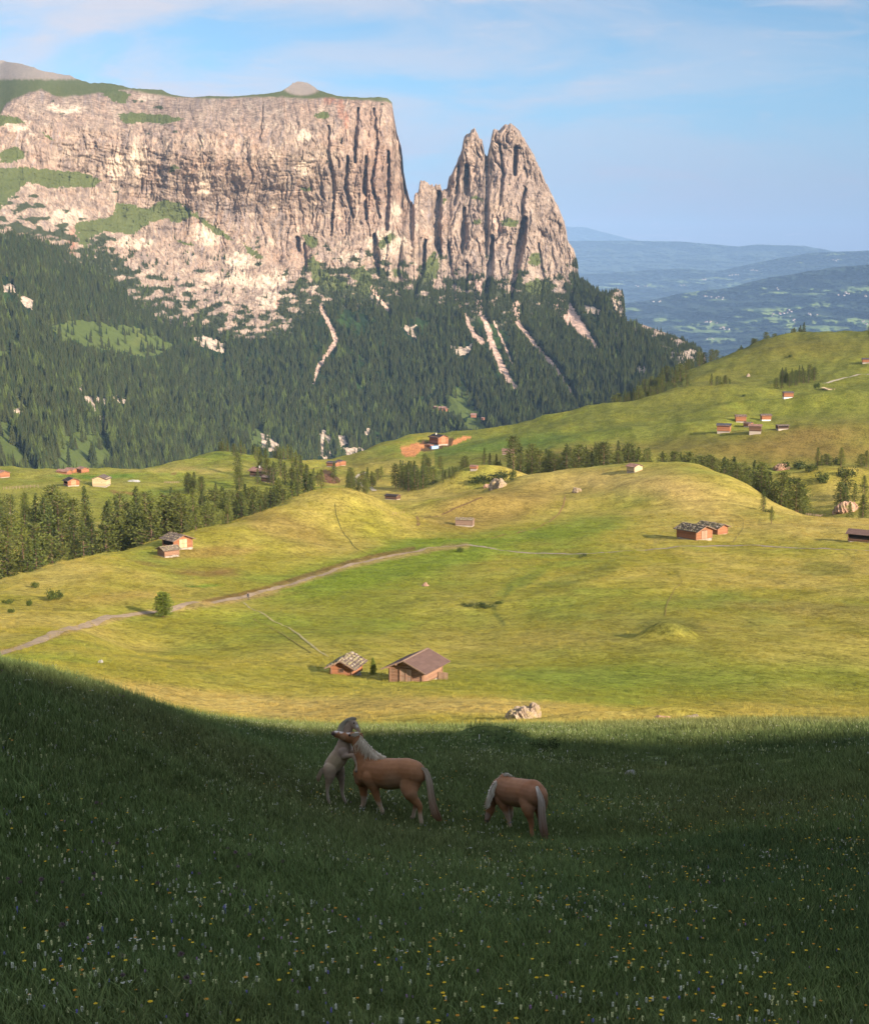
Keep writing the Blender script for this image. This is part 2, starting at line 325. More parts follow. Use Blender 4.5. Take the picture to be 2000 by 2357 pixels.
# ---------------------------------------------------------------- painted regions of the ground (its own colour, with some shade put into the tint)
def blob(u, v, cu, cv, su, sv, ang=0.0):
    c, s = math.cos(ang), math.sin(ang); a = (u - cu) * c + (v - cv) * s; b = -(u - cu) * s + (v - cv) * c
    return np.exp(-((a / su) ** 2 + (b / sv) ** 2))
def ground_color(x, y, z):
    u, v = project(x, np.maximum(y, 1.0), z); r = np.hypot(x, y)
    wu = u + 26 * fbm(x / 22 + 5, y / 40, 3, 31) ; wv = v + 12 * fbm(x / 22, y / 40 + 9, 3, 32)
    green = np.array([0.262, 0.240, 0.036]); tan = np.array([0.43, 0.315, 0.100]); lush = np.array([0.150, 0.200, 0.028]); brown = np.array([0.195, 0.115, 0.040])
    deep = np.array([0.030, 0.062, 0.014]); soil = np.array([0.50, 0.215, 0.085]); darksoil = np.array([0.085, 0.045, 0.028])
    c = np.broadcast_to(green, x.shape + (3,)).copy()
    def over(w, col):
        nonlocal c
        w = np.clip(w, 0, 1)[..., None]; c = c * (1 - w) + col * w
    n1 = fbm(x / 60, y / 90, 4, 41); n2 = fbm(x / 14, y / 22, 4, 42); n3 = fbm(x / 4, y / 6, 3, 43)
    over(0.50 * sstep(-0.30, 0.55, n1 + 0.5 * n2), tan)
    over(0.65 * sstep(0.0, 0.5, -n1 + 0.5 * n2), lush)
    # mown and dry fields
    over(0.75 * sstep(0.15, 0.9, blob(wu, wv, 500, 1615, 420, 26, 0.12) + blob(wu, wv, 1050, 1625, 400, 22, 0.03)), tan)
    over(0.55 * blob(wu, wv, 1750, 1690, 420, 30, 0.05), tan)
    over(0.75 * np.clip(blob(wu, wv, 1600, 1560, 620, 46) , 0, 1), lush)
    over(0.55 * blob(wu, wv, 1500, 1450, 380, 70), np.array([0.19, 0.18, 0.04]))
    over(0.6 * blob(wu, wv, 850, 1400, 330, 90, -0.2), np.array([0.15, 0.18, 0.025]))
    over(0.8 * blob(wu, wv, 1400, 1110, 260, 34, 0.05) + 0.6 * blob(wu, wv, 1600, 1150, 120, 40, 0.5), tan)
    over(0.75 * sstep(0.2, 0.8, blob(wu, wv, 1130, 1170, 190, 50, -0.2)), np.array([0.23, 0.16, 0.045]))
    over(0.8 * sstep(0.3, 0.9, blob(wu, wv, 1330, 1215, 170, 32, -0.15)), np.array([0.13, 0.19, 0.02]))
    over(0.6 * blob(wu, wv, 1850, 1210, 330, 26), tan)
    over(0.9 * sstep(0.25, 0.8, blob(wu, wv, 930, 1290, 380, 60, -0.25) * (v > 1240)), np.array([0.145, 0.20, 0.022]))
    # left hill: mowing stripes, brown patches
    hill = sstep(0.15, 0.6, blob(u, v, 560, 1230, 320, 75, -0.18)) * (r < 600) * (r > 300)
    st = 0.5 + 0.5 * np.sin((u * 0.75 - v * 1.0) / 9.0 + 2.5 * n1); over(0.30 * hill * st, np.array([0.235, 0.215, 0.03]))
    over(0.85 * sstep(0.42, 0.9, blob(wu, wv, 480, 1312, 120, 11, -0.04) + 0.8 * blob(wu, wv, 350, 1297, 60, 9, 0.1) + blob(wu, wv, 500, 1325, 70, 8) + .8 * blob(wu, wv, 600, 1372, 170, 8, -0.16)+.7*blob(wu,wv,230,1290,60,8,.25)) * sstep(-0.6, 0.5, n2), brown)
    over(0.6 * sstep(.2, .8, blob(wu, wv, 660, 1215, 120, 36, 0.3)), np.array([.24, .17, .05])); over(0.6 * sstep(.3, .8, blob(wu, wv, 480, 1270, 150, 14, -.1)), np.array([.26, .17, .055]))
    over(0.8 * sstep(0.4, 0.8, blob(wu, wv, 470, 1352, 60, 5)), np.array([0.10, 0.19, 0.02]))
    over(0.55 * blob(wu, wv, 250, 1380, 160, 16, -0.1), np.array([0.26, 0.175, 0.05]))
    # rim of each crest and the big flat right
    over(0.5 * sstep(0.3, 0.9, blob(wu, wv, 1850, 1400, 260, 20, 0.06)), np.array([0.25, 0.20, 0.06]))
    over(0.45 * sstep(0.3, 0.8, blob(wu, wv, 1890, 1310, 90, 16) + blob(wu, wv, 1330, 1330, 140, 20, -.3)), np.array([0.07, 0.10, 0.018]))
    over(0.5 * sstep(0.3, 0.8, blob(u + 8 * n3, v + 3 * n3, 1200, 1340, 90, 16, -0.5)), np.array([0.12, 0.17, 0.025]))
    over(.75 * sstep(.25, .6, blob(u + 8 * n3, v + 3 * n3, 1535, 1442, 78, 19)), np.array([0.13, 0.135, 0.030]))
    over(.7 * sstep(.2, .7, blob(u + 5 * n3, v, 1135, 1708, 70, 22)) , np.array([0.10, 0.10, 0.03])); over(.7 * sstep(.4, .8, blob(u, v + 2 * n3, 1138, 1690, 30, 6)), np.array([0.30, 0.15, 0.08]))
    # brook bed
    d, _ = polydist(u + 5 * n3, v + 2 * n3, [(1175,1352),(1155,1385),(1135,1395),(1140,1415),(1160,1435)]); over(0.6 * (1 - sstep(1, 8, d)) * sstep(-.5, .2, n2), np.array([.07,.095,.025]))
    d, _ = polydist(u + 9 * n3, v + 2.5 * n3, [(1070,1393),(1100,1390),(1140,1392)]); over(0.55 * (1 - sstep(2, 10, d)), np.array([0.085, 0.095, 0.03]))
    d, pr = polydist(u + 4 * n3, v + 1.2 * n2, [(470,1386),(571,1366),(650,1343),(720,1321),(800,1296),(880,1277),(950,1264)]); over(.8 * (1 - sstep(3, 8, d)) * sstep(-.5, .3, n2 + .3) * (r > 250), np.array([0.15, 0.085, 0.035]))
    d, pr = polydist(u, v, [(0,1505),(100,1471),(200,1440),(300,1416),(400,1402),(571,1377),(650,1352),(720,1330),(800,1305),(880,1286),(960,1272),(1020,1261),(1075,1256)]); over(.7 * (1 - sstep(3, 9, d + 5 * n3)) * (r > 180), np.array([0.34, 0.245, 0.10]))
    # far right slopes: greener, with some of their shading put into the tint
    farr = sstep(820, 900, r) * (u > 1000)
    over(0.8 * farr * sstep(-0.2, 0.4, n1 + 0.3), np.array([0.095, 0.125, 0.020]))
    over(0.75 * blob(wu, wv, 1850, 1040, 330, 32, 0.02) * (r > 800), np.array([0.17, 0.112, 0.034]))
    over(0.7 * blob(wu, wv, 1870, 1000, 160, 26, -0.1) * (r > 800), np.array([0.16, 0.10, 0.035]))
    over(0.7 * blob(wu, wv, 1300, 1045, 200, 16, -0.06) * (r > 800), np.array([0.19, 0.14, 0.04]))
    over(0.7 * blob(wu, wv, 1150, 1025, 260, 18, -0.1) * (r > 800), np.array([0.075, 0.14, 0.022]))
    over(0.6 * blob(wu, wv, 1650, 880, 200, 40, -0.3) * (r > 1100), np.array([0.125, 0.115, 0.025]))
    over(0.6 * blob(wu, wv, 1850, 795, 200, 30, 0.0) * (r > 1300), np.array([0.15, 0.125, 0.025]))
    over(0.5 * blob(wu, wv, 820, 1065, 70, 30, -0.4) * (r > 800), np.array([0.105, 0.095, 0.03]))
    # shelf on the left
    shelf = sstep(640, 760, r) * (u < 680)
    over(0.5 * shelf, np.array([0.125, 0.165, 0.022])); over(0.75 * shelf * sstep(0.4, 0.8, blob(wu, wv, 210, 1096, 140, 8)), np.array([0.075, 0.16, 0.018]))
    over(0.6 * shelf * blob(wu, wv, 430, 1082, 170, 5), tan)
    over(0.8 * shelf * sstep(0.4, 0.7, blob(wu, wv, 280, 1136, 55, 4, 0.08) + blob(u, v, 400, 1091, 9, 2.5)), brown)
    # bare building soil round the new house
    def patch(poly, col, k=1.0):
        over(k * inpoly(u + 2.5 * n3, v + 1.6 * n2, poly).astype(float) * (r > 900), col)
    patch([(922,1032),(945,1022),(975,1017),(990,1028),(970,1036),(955,1050),(938,1053),(928,1048)], soil)
    patch([(1036,1022),(1045,1012),(1068,1003),(1082,1003),(1084,1007),(1068,1013),(1050,1022),(1040,1025)], soil)
    patch([(962,1020),(1046,1008),(1040,1026),(975,1040),(966,1034),(985,1028)], darksoil, 0.9)
    patch([(728,1095),(745,1080),(765,1084),(768,1100),(745,1108)], darksoil, 0.9)
    # land under the trees; near slope with shade put into its tint
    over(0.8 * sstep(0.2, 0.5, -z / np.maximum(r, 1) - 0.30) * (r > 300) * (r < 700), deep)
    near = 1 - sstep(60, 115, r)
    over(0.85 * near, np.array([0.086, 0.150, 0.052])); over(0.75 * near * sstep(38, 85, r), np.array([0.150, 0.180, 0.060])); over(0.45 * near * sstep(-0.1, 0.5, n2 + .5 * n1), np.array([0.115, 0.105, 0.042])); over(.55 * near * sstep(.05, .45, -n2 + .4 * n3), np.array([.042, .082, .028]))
    over(sstep(1500, 2200, r), np.array([0.03, 0.055, 0.02]))
    n4 = fbm(x / 9, y / 3.0, 3, 45) * sstep(90, 200, r); return c * (1 + 0.20 * n2 + 0.14 * n3 + .14 * n4)[..., None]
def ground_material():
    M = NT('meadow_turf'); col = M.attr('tint', 'Color')
    p = M.coord((1, 1, 1)); g = M.n('ShaderNodeNewGeometry')
    n1 = M.noise(0.9, 6, 0.72, p); n2 = M.noise(0.16, 5, 0.65, p); n3 = M.noise(5.0, 4, 0.7, p)
    k = M.math('ADD', M.math('MULTIPLY', M.rng(n1, 0.3, 0.7, -0.42, 0.42), 1.0), M.rng(n2, 0.3, 0.7, -0.22, 0.22))
    k = M.math('ADD', k, M.rng(n3, 0.3, 0.7, -0.32, 0.32)); k = M.math('ADD', k, 1.0)
    cc = M.n('ShaderNodeVectorMath'); cc.operation = 'SCALE'; M.L.new(col, cc.inputs[0]); M.L.new(k, cc.inputs['Scale'])
    hue = M.mix(M.rng(M.noise(0.45, 5, 0.7, p), 0.5, 0.72, 0, 0.35), cc.outputs[0], (0.24, 0.20, 0.06))
    h = M.math('ADD', M.math('MULTIPLY', n1, 0.6), M.math('MULTIPLY', n3, 0.25))
    nrm = M.bump(h, 0.9, 0.45)
    nrm = M.bump(n2, 0.35, 1.2, nrm)
    return M.done(hue, nrm, 0.95, 0.05)
def build_ground():
    az_in = np.linspace(-0.325, 0.325, 860)
    az_out = np.concatenate([np.linspace(0.325, 1.2, 90)[1:], np.linspace(1.2, 2.6, 110)[1:], np.linspace(2.6, 2 * np.pi - 1.2, 50)[1:], np.linspace(2 * np.pi - 1.2, 2 * np.pi - 0.325, 50)[1:]])
    az = np.concatenate([az_in, az_out]); 
    rr = np.concatenate([[0.3, 1.0, 1.8], np.exp(np.linspace(math.log(2.6), math.log(2000), 980)), np.exp(np.linspace(math.log(2000), math.log(15500), 30))[1:]])
    A, Rr = np.meshgrid(az, rr); X = Rr * np.sin(A); Y = Rr * np.cos(A); Z = height(X, Y)
    C = np.empty(X.shape + (3,)); vis = np.abs(np.where(A > np.pi, A - 2 * np.pi, A)) < 0.5
    C[:] = (0.09, 0.11, 0.025); C[vis] = ground_color(X[vis], Y[vis], Z[vis]); C = C * (1 - .28 * (1 - sstep(85, 105, Rr)))[..., None]  # near ground tint darkened to match the self-shadowed grass tufts
    V = np.stack([X, Y, Z], -1).reshape(-1, 3); Q = grid_quads(len(rr), len(az), flip=False)
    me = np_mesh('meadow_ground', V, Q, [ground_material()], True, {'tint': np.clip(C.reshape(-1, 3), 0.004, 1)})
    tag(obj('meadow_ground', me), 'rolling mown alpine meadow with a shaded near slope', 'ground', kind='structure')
build_ground()
# ---------------------------------------------------------------- the rock massif with its forest apron
SKY = [(-220,120),(-60,128),(0,138),(40,144),(71,152),(95,161),(135,169),(159,172),(179,181),(206,190),(246,190),(270,194),(302,202),(357,205),(373,206),(393,216),(421,221),(444,223),(476,220),(536,221),(583,217),(619,214),(647,209),(660,201),(675,190),(685,187),(697,187),(715,193),(731,205),(759,215),(779,220),(838,224),(870,222),(892,225),(902,235),(907,269),(913,301),(923,336),(927,364),(929,396),(935,428),(941,451),(949,467),(952,474),(954,446),(963,440),(967,416),(975,415),(985,420),(999,428),(1003,424),(1013,425),(1017,436),(1021,435),(1029,434),(1033,408),(1042,394),(1052,372),(1062,348),(1068,313),(1076,307),(1082,303),(1086,297),(1092,295),(1098,303),(1104,319),(1110,321),(1113,340),(1116,356),(1122,358),(1126,340),(1130,321),(1134,301),(1140,295),(1146,298),(1156,293),(1161,287),(1171,284),(1179,285),(1187,291),(1195,299),(1203,313),(1215,332),(1231,360),(1243,388),(1255,416),(1271,448),(1284,473),(1297,505),(1304,530),(1306,554),(1319,569),(1325,590),(1329,611),(1333,645),(1351,656),(1372,666),(1389,673),(1404,674),(1408,668),(1421,664),(1431,669),(1436,680),(1437,709),(1439,737),(1465,742),(1495,752),(1538,768),(1567,778),(1597,795),(1614,808),(1622,818),(1626,842),(1640,860),(1700,930),(1760,1000)]
BASE = [(-220,500),(0,548),(52,552),(107,572),(159,608),(198,628),(258,648),(278,668),(302,700),(329,730),(417,748),(440,752),(496,770),(587,797),(635,785),(675,775),(690,745),(745,722),(800,705),(860,695),(900,705),(950,718),(1000,718),(1060,730),(1120,738),(1150,748),(1200,728),(1250,738),(1292,738),(1318,700),(1333,648),(1760,1000)]
LIP = [(-220,200),(0,262),(15,236),(60,213),(95,205),(110,210),(130,222),(190,218),(240,210),(300,205),(330,212),(400,222),(480,226),(583,222),(660,222),(700,226),(760,224),(838,229),(892,232),(905,240),(915,305)]
GRASS_ON_ROCK = [
 [(-200,386),(0,386),(56,384),(135,392),(190,396),(234,415),(214,429),(115,431),(60,417),(24,457),(0,481),(-200,500)],
 [(0,262),(40,270),(62,284),(30,283),(0,290),(-200,300),(-200,250)],
 [(0,345),(40,338),(60,350),(55,365),(20,375),(0,372)],
 [(90,302),(110,310),(128,322),(110,318)],
 [(270,262),(310,258),(370,262),(425,272),(380,285),(330,280),(290,285)],
 [(225,208),(270,205),(300,215),(290,240),(262,232)],
 [(171,513),(258,497),(270,465),(302,469),(329,481),(357,469),(381,459),(421,469),(476,509),(516,532),(544,556),(496,540),(448,497),(401,513),(389,501),(349,509),(302,540),(238,532),(214,544),(198,572),(182,560)],
 [(560,556),(607,592),(599,596),(567,580)],[(385,385),(412,382),(415,388),(392,396)],[(403,550),(440,560),(445,568),(415,560)],
 [(725,262),(745,252),(757,262),(755,272),(730,272)],[(694,540),(715,540),(735,556),(720,570),(700,560)],[(692,432),(720,432),(715,440),(700,440)],
 [(865,560),(885,545),(905,530),(910,545),(885,570),(870,575)],[(1150,510),(1168,500),(1195,510),(1185,520),(1160,520)],
 [(1080,452),(1100,450),(1112,462),(1095,462)],[(1217,585),(1235,580),(1249,592),(1240,612),(1222,610)],[(1205,655),(1235,640),(1265,650),(1268,668),(1240,680),(1215,672)],
 [(1014,455),(1026,458),(1022,470),(1015,466)],[(1085,505),(1105,502),(1108,514),(1090,514)],
 [(985,590),(1000,575),(1012,600),(1005,640),(975,650),(970,630)],[(705,600),(720,590),(745,620),(770,640),(800,650),(800,668),(760,670),(720,650)],
 [(810,620),(840,612),(860,640),(850,680),(820,670)],[(900,622),(920,615),(930,630),(905,640)],
]
MEADOWS = [[(111,748),(147,738),(190,736),(290,750),(330,757),(405,795),(340,820),(230,805),(150,780)],
 [(135,1030),(150,1000),(180,992),(235,1005),(262,1050),(240,1090),(110,1095)],[(1033,913),(1065,886),(1085,903),(1100,955),(1060,960),(1035,945)],
 [(1075,965),(1105,965),(1138,990),(1070,985)],[(-10,965),(15,975),(50,1040),(85,1085),(70,1100),(20,1060),(-10,1010)],[(-10,803),(20,806),(20,820),(-10,824)],
 [(25,940),(40,925),(75,940),(60,958),(15,975)],[(30,775),(42,775),(40,790),(30,790)],[(985,940),(1030,930),(1035,945),(995,950)],[(580,990),(600,985),(610,1010),(590,1030),(575,1015)]]
ROCKS = [[(4,658),(20,652),(36,658),(34,672),(8,671)],[(38,678),(60,683),(76,690),(75,712),(58,705)],[(179,884),(198,883),(200,896),(182,899)],[(188,910),(215,914),(255,914),(270,908),(294,902),(286,930),(262,922),(240,930),(238,950),(220,950),(205,930)],
 [(230,950),(243,952),(240,975),(228,960)],[(30,940),(52,938),(56,950),(34,951)],[(605,1000),(630,1008),(643,1026),(632,1037),(612,1025)],[(1036,795),(1070,800),(1087,790),(1080,812),(1055,820),(1040,808)],
 [(925,745),(945,752),(960,743),(950,762),(960,780),(935,765)],[(1462,842),(1480,840),(1487,850),(1480,862),(1468,858)],[(1521,798),(1555,811),(1597,803),(1624,815),(1624,846),(1560,846),(1538,820)],
 [(1404,682),(1420,690),(1438,680),(1440,740),(1425,725),(1412,705)],[(1345,700),(1380,712),(1375,725),(1350,722)],[(600,997),(625,1000),(648,1030),(630,1040),(604,1035)],[(735,990),(752,988),(746,1003),(736,1000)],
 [(740,1000),(760,1000),(770,1040),(750,1060),(735,1045)],[(790,1030),(830,1028),(850,1045),(830,1062),(795,1050)],[(778,1000),(795,1000),(800,1020),(782,1030)],[(840,985),(852,982),(850,1000),(840,1002)],[(444,775),(470,772),(520,790),(514,812),(490,805),(460,795)],
 [(1414,765),(1421,765),(1421,775),(1414,775)],[(300,840),(308,845),(305,858),(300,850)],[(318,887),(326,889),(324,897),(317,895)]]
SCREE = [([(858,660),(868,682),(894,714)],[5,5,2]),([(737,705),(763,757),(773,785),(752,815),(731,848),(722,882)],[3,5,6,5,4,1.5]),([(1052,682),(1072,733),(1092,772),(1108,786)],[6,5,5,8]),
 ([(1104,713),(1121,752),(1134,798),(1155,845),(1172,879),(1193,897)],[4,6,8,9,9,3]),([(1189,700),(1189,739),(1232,794),(1274,841),(1304,888),(1334,945)],[9,5,5,5,5,2.5]),
 ([(1290,700),(1318,735),(1345,765),(1378,808)],[22,22,10,2]),([(1136,739),(1155,781),(1178,837)],[2,2,1.2]),([(900,560),(910,600)],[1,1]),([(1138,505),(1146,530)],[5,6]),([(1100,640),(1105,720)],[12,8])]
GULLY = [([(824,249),(819,300),(816,372)],[3,5,3],14),([(894,348),(890,440),(890,527)],[3,8,4],22),([(842,360),(838,430),(842,503)],[3,6,3],16),([(862,540),(864,590),(871,630)],[4,9,3],24),
 ([(1010,444),(1001,507),(1006,560),(1014,590)],[6,11,9,3],34),([(978,552),(973,618),(958,660),(951,705)],[3,6,6,3],18),([(1074,380),(1071,444)],[5,9],20),([(1068,480),(1067,530),(1063,580)],[4,8,3],18),
 ([(1187,340),(1184,400)],[6,4],20),([(1210,434),(1202,460),(1201,495)],[3,5,3],16),([(1206,505),(1196,559),(1183,634),(1177,690)],[7,11,8,4],32),([(1133,545),(1128,626),(1118,680)],[4,7,4],20),
 ([(1076,610),(1072,680)],[3,4],13),([(684,548),(688,575)],[5,4],18),([(606,235),(602,280),(599,318)],[1.5,2.5,1.5],7),([(757,290),(755,350),(768,420),(762,540)],[3,4,5,3],9),([(800,360),(795,430),(812,500)],[3,5,3],10),
 ([(860,250),(868,330),(855,420),(873,500)],[3,4,4,3],10),([(700,560),(705,620)],[3,3],10),([(1203,700),(1200,730)],[4,4],14),([(1150,600),(1160,690)],[2,3],8),([(1032,560),(1042,650),(1046,700)],[2,4,2],9),
 ([(925,560),(915,620),(930,680)],[2,4,2],9),([(1060,330),(1055,400),(1046,470)],[3,4,3],9),([(1150,330),(1158,400),(1150,470)],[2,4,3],9),([(1240,560),(1250,640),(1245,700)],[2,4,2],8)]
PALE = [(270,385,28,40),(320,370,26,50),(470,420,16,46),(700,315,22,16),(700,385,20,34),(150,500,60,22),(630,475,14,10),(40,290,30,18),(150,250,60,12),(560,600,60,24),(520,640,80,18),(630,690,50,26),(600,650,60,20),(910,490,14,30),(890,560,60,40),(740,660,40,16),(975,655,26,18),(1240,700,50,14),(640,640,30,16),(480,540,40,30),(310,560,60,14),(800,590,30,18),(330,225,20,9)]
RUSTY = [(785,250,12,32),(797,275,8,30),(165,555,12,38),(110,575,14,14),(760,230,20,10),(640,700,8,20)]
DEPTH = [(-220,130,4300),(-220,400,3350),(-220,560,3050),(-220,1120,1700),(0,140,4150),(0,250,3650),(0,400,3450),(0,545,3150),(0,800,2500),(0,1120,1750),
 (200,190,4250),(200,225,3900),(200,400,3700),(200,610,3420),(250,800,2950),(250,1120,2050),(450,222,4250),(450,240,3980),(450,480,3820),(450,760,3420),(450,900,3050),(450,1120,2350),
 (690,187,4450),(690,232,4070),(690,500,3930),(680,780,3500),(700,950,3100),(700,1120,2650),(850,225,4180),(850,500,4000),(860,700,3700),(880,900,3350),(900,1120,2850),(900,232,4200),(925,420,4120),(945,560,3980),
 (985,425,4330),(1000,600,4130),(1090,300,4400),(1090,500,4250),(1080,700,3820),(1100,900,3350),(1100,1120,2800),(1180,290,4430),(1180,500,4240),(1180,720,3780),(1250,420,4430),(1290,600,4250),(1330,650,4180),(1320,720,3880),
 (1350,900,3300),(1350,1120,2700),(1400,680,3900),(1450,745,3780),(1500,900,3200),(1550,780,3650),(1620,820,3500),(1620,900,3150),(1600,1120,2600),(1760,1000,3300),(1760,1120,2700)]
def build_mountain():
    nu, nv = 1480, 660
    uu = np.linspace(-210, 1700, nu)
    top = lerp_pts(SKY, uu); base = lerp_pts(BASE, uu)
    rocky = (sstep(900, 912, uu) * (1 - sstep(1325, 1340, uu)))
    top = top + rocky * (3.2 * perlin(uu / 5.5, uu * 0 + .3, 3) + 2.0 * perlin(uu / 2.3, uu * 0 + .7, 4)) + (1 - rocky) * (1.0 * perlin(uu / 14, uu * 0, 8)) * (uu < 900) + 2.6 * sstep(.1, .5, blob(uu, 0 * uu, 695, 0, 30, 9)) * perlin(uu / 4, uu * 0, 9) + 1.8 * (uu < 330) * perlin(uu / 12, uu * 0, 19)
    t = np.linspace(0, 1, nv); bot = 1125.0
    U = np.broadcast_to(uu[None, :], (nv, nu)).copy(); V = top[None, :] + (bot - top[None, :]) * t[:, None]
    X = [(u / 260.0, v / 200.0) for u, v, d in DEPTH]; tps = TPS(X, [math.log(d) for _, _, d in DEPTH], 2e-2)
    ga, gb = np.meshgrid(np.linspace(-240, 1780, 160), np.linspace(90, 1150, 130), indexing='ij')
    G = Grid2(-240, 1780, 90, 1150, np.pad(tps(ga / 260.0, gb / 200.0), 1, mode='edge'))
    D = np.exp(G(U, V)); B = np.broadcast_to(base[None, :], U.shape); Lp = lerp_pts(LIP, uu)[None, :]
    px = D / F                                                   # metres per picture pixel there
    wob = 16 * fbm(U / 90, V / 60, 3, 101)
    rock = 1 - sstep(-26, 16, V - B + wob + 14 * fbm(U / 12, V / 9, 3, 102))                 # 1 on cliffs
    plateau = (1 - sstep(-3, 4, V - Lp + 3 * fbm(U / 20, V / 10, 2, 103))) * (U < 905)
    # relief in pixels, positive towards the viewer
    Uw = U + 20 * fbm(U / 60, V / 90, 4, 110) + 0.05 * (V - 400)
    steep = rock * (1 - plateau)
    right = sstep(600, 900, U)
    leftw = 1 - sstep(380, 640, U)
    def crack(a, b, seed, k): return np.clip(1 - np.abs(perlin(a, b, seed)) * k, 0, 1)
    rel = 16 * fbm(Uw / 95, V / 420, 2, 111, ridged=True) + 9 * fbm(Uw / 38, V / 120, 3, 112, ridged=True) * (0.35 + .85 * right)
    rel += 7 * fbm(U / 34, V / 40, 3, 121) + 4.5 * np.round(2.2 * fbm(U / 17, V / 24, 2, 122)) / 2.2 * (1.1 - .4 * right) + 3 * np.round(2 * fbm(Uw / 8, V / 13, 2, 123)) / 2
    rel -= (6 + 7 * right) * crack(Uw / 24, V / 110, 124, 8) * sstep(-.2, .2, fbm(U / 40, V / 60, 2, 125)) + (3.0 + 2.5 * right) * crack(Uw / 10, V / 42, 126, 6) * sstep(-.1, .3, fbm(U / 30, V / 40, 2, 127)) + 3.5 * crack(U / 70, (V - .25 * U * leftw) / 12, 128, 5) * sstep(-.1, .3, fbm(U / 50, V / 30, 2, 129))
    rel += (2.0 + 4.6 * right) * fbm(Uw / 13, V / 46, 3, 113, ridged=True) + (1.5 + 1.0 * right) * fbm(Uw / 5.5, V / 15, 3, 114, ridged=True) + 0.8 * fbm(Uw / 2.6, V / 7.0, 2, 119)
    # ledges: steps running sideways, stronger to the left and below
    Vw = V + 18 * fbm(U / 120, V / 80, 3, 115) - 0.10 * (U - 400) * leftw
    led = fbm(U / 160, Vw / 17, 3, 116); low = sstep(-230, -40, V - B)
    rel += (3.5 + 4.5 * np.maximum(leftw * .6, low)) * led + 2.4 * fbm(U / 22, V / 9, 3, 117) * (0.5 + low)
    st_ = (V + .33 * (U - 200) * leftw * -1 + 14 * fbm(U / 90, V / 60, 3, 176)) / 34.0; fr_ = st_ - np.floor(st_); rel += (5.5 * leftw + 3.5 * low * (1 - leftw)) * (1 - 2 * np.abs(fr_ - .5)) * sstep(-.25, .2, fbm(U / 70, V / 40, 3, 177))
    rel += 20 * blob(U, V, 560, 640, 120, 90) + 12 * blob(U, V, 330, 620, 90, 70) + 8 * blob(U, V, 620, 700, 60, 60) - 10 * blob(U, V, 700, 600, 20, 60)
    rel = rel * steep
    # towers: rounded in plan, their edges turn away
    def tower(u, v, cu, half, depth):
        return depth * np.sqrt(np.clip(1 - ((u - cu) / half) ** 2, 0, 1))
    hb = 60 + (V - 284) * 0.33; m = sstep(1118, 1128, U) * (1 - sstep(1326, 1345, U)) * (1 - sstep(640, 720, V)); rel += m * tower(U, V, 1195, np.clip(hb * 1.25, 40, 145), 46)
    ha = 22 + (V - 295) * 0.22; m2 = sstep(1030, 1042, U) * (1 - sstep(1112, 1124, U)) * (1 - sstep(560, 680, V)); rel += m2 * tower(U, V, 1090, np.clip(ha * 1.2, 24, 60), 30)
    m3 = sstep(950, 956, U) * (1 - sstep(1010, 1022, U)) * (1 - sstep(520, 600, V)); rel += m3 * tower(U, V, 984, 34, 16)
    edge = sstep(870, 915, U) * (1 - sstep(945, 955, U)); rel -= edge * 45 * sstep(865, 950, U) * (1 - sstep(470, 640, V))
    dark = np.zeros_like(U)
    for pts, ws, dep in GULLY:
        mu = (U > min(p[0] for p in pts) - 45) & (U < max(p[0] for p in pts) + 45) & (V > pts[0][1] - 45) & (V < pts[-1][1] + 45)
        un = U[mu] + 2.5 * perlin(V[mu] / 14, U[mu] * 0, 120) ; dd, pr = polydist(un, V[mu], pts); w = np.interp(pr, range(len(ws)), ws)
        rel[mu] -= dep * 1.9 * (1 - sstep(0.45, 1.5, dd / w))
    # spurs with rock faces standing in the forest
    rp = np.zeros_like(U)
    for poly in ROCKS:
        us = [p[0] for p in poly]; vs = [p[1] for p in poly]; mu = (U > min(us) - 8) & (U < max(us) + 8) & (V > min(vs) - 8) & (V < max(vs) + 8)
        rp[mu] = np.maximum(rp[mu], inpoly(U[mu] + 4 * fbm(U[mu] / 8, V[mu] / 8, 2, 130), V[mu] + 4 * fbm(U[mu] / 8, V[mu] / 8, 2, 131), poly).astype(float))
    lowr = fbm(U / 9, V / 14, 3, 132); rp = np.maximum(rp, ((lowr > 0.42) & (blob(U, V, 800, 1030, 95, 40) > .35)).astype(float))
    rel += rp * (3 + 3 * fbm(U / 4, V / 5, 2, 133))
    # forest apron: folds running down the slope
    fo = (1 - rock) * sstep(0, 120, V - B)
    rel += fo * 22 * fbm((U - 0.55 * (V - 800)) / 85, V / 420, 3, 140, ridged=True) + (1 - rock) * 5 * fbm((U - 0.5 * V) / 26, V / 90, 3, 141, ridged=True)
    rel += plateau * 6 * fbm(U / 50, V / 8, 3, 142)
    fade = sstep(0, 10, V - top[None, :]) * 0.85 + 0.15
    Dr = D - rel * px * fade
    # plateau recedes behind the lip
    ker = np.hanning(61); ker /= ker.sum(); LpS = np.convolve(np.pad(Lp[0], 30, mode='edge'), ker, 'valid')[None, :] - 4
    Dr = Dr + 9 * px * (np.log1p(np.exp(np.clip((LpS - V) / 5, -20, 20))) * 5) * (1 - sstep(895, 915, U))
    s, tt = ray(U, V); Xw = s * Dr; Yw = Dr; Zw = tt * Dr
    # ---- colours: limestone, vegetation, scree
    lime = np.array([0.325, 0.245, 0.190]); pale = np.array([0.55, 0.44, 0.34]); grey = np.array([0.205, 0.16, 0.14]); pink = np.array([0.345, 0.228, 0.165]); rust = np.array([0.38, 0.15, 0.085])
    grass = np.array([0.085, 0.112, 0.030]); pine = np.array([0.022, 0.045, 0.018]); wood = np.array([0.018, 0.034, 0.012]); mead = np.array([0.098, 0.130, 0.032]); scr = np.array([0.60, 0.42, 0.33])
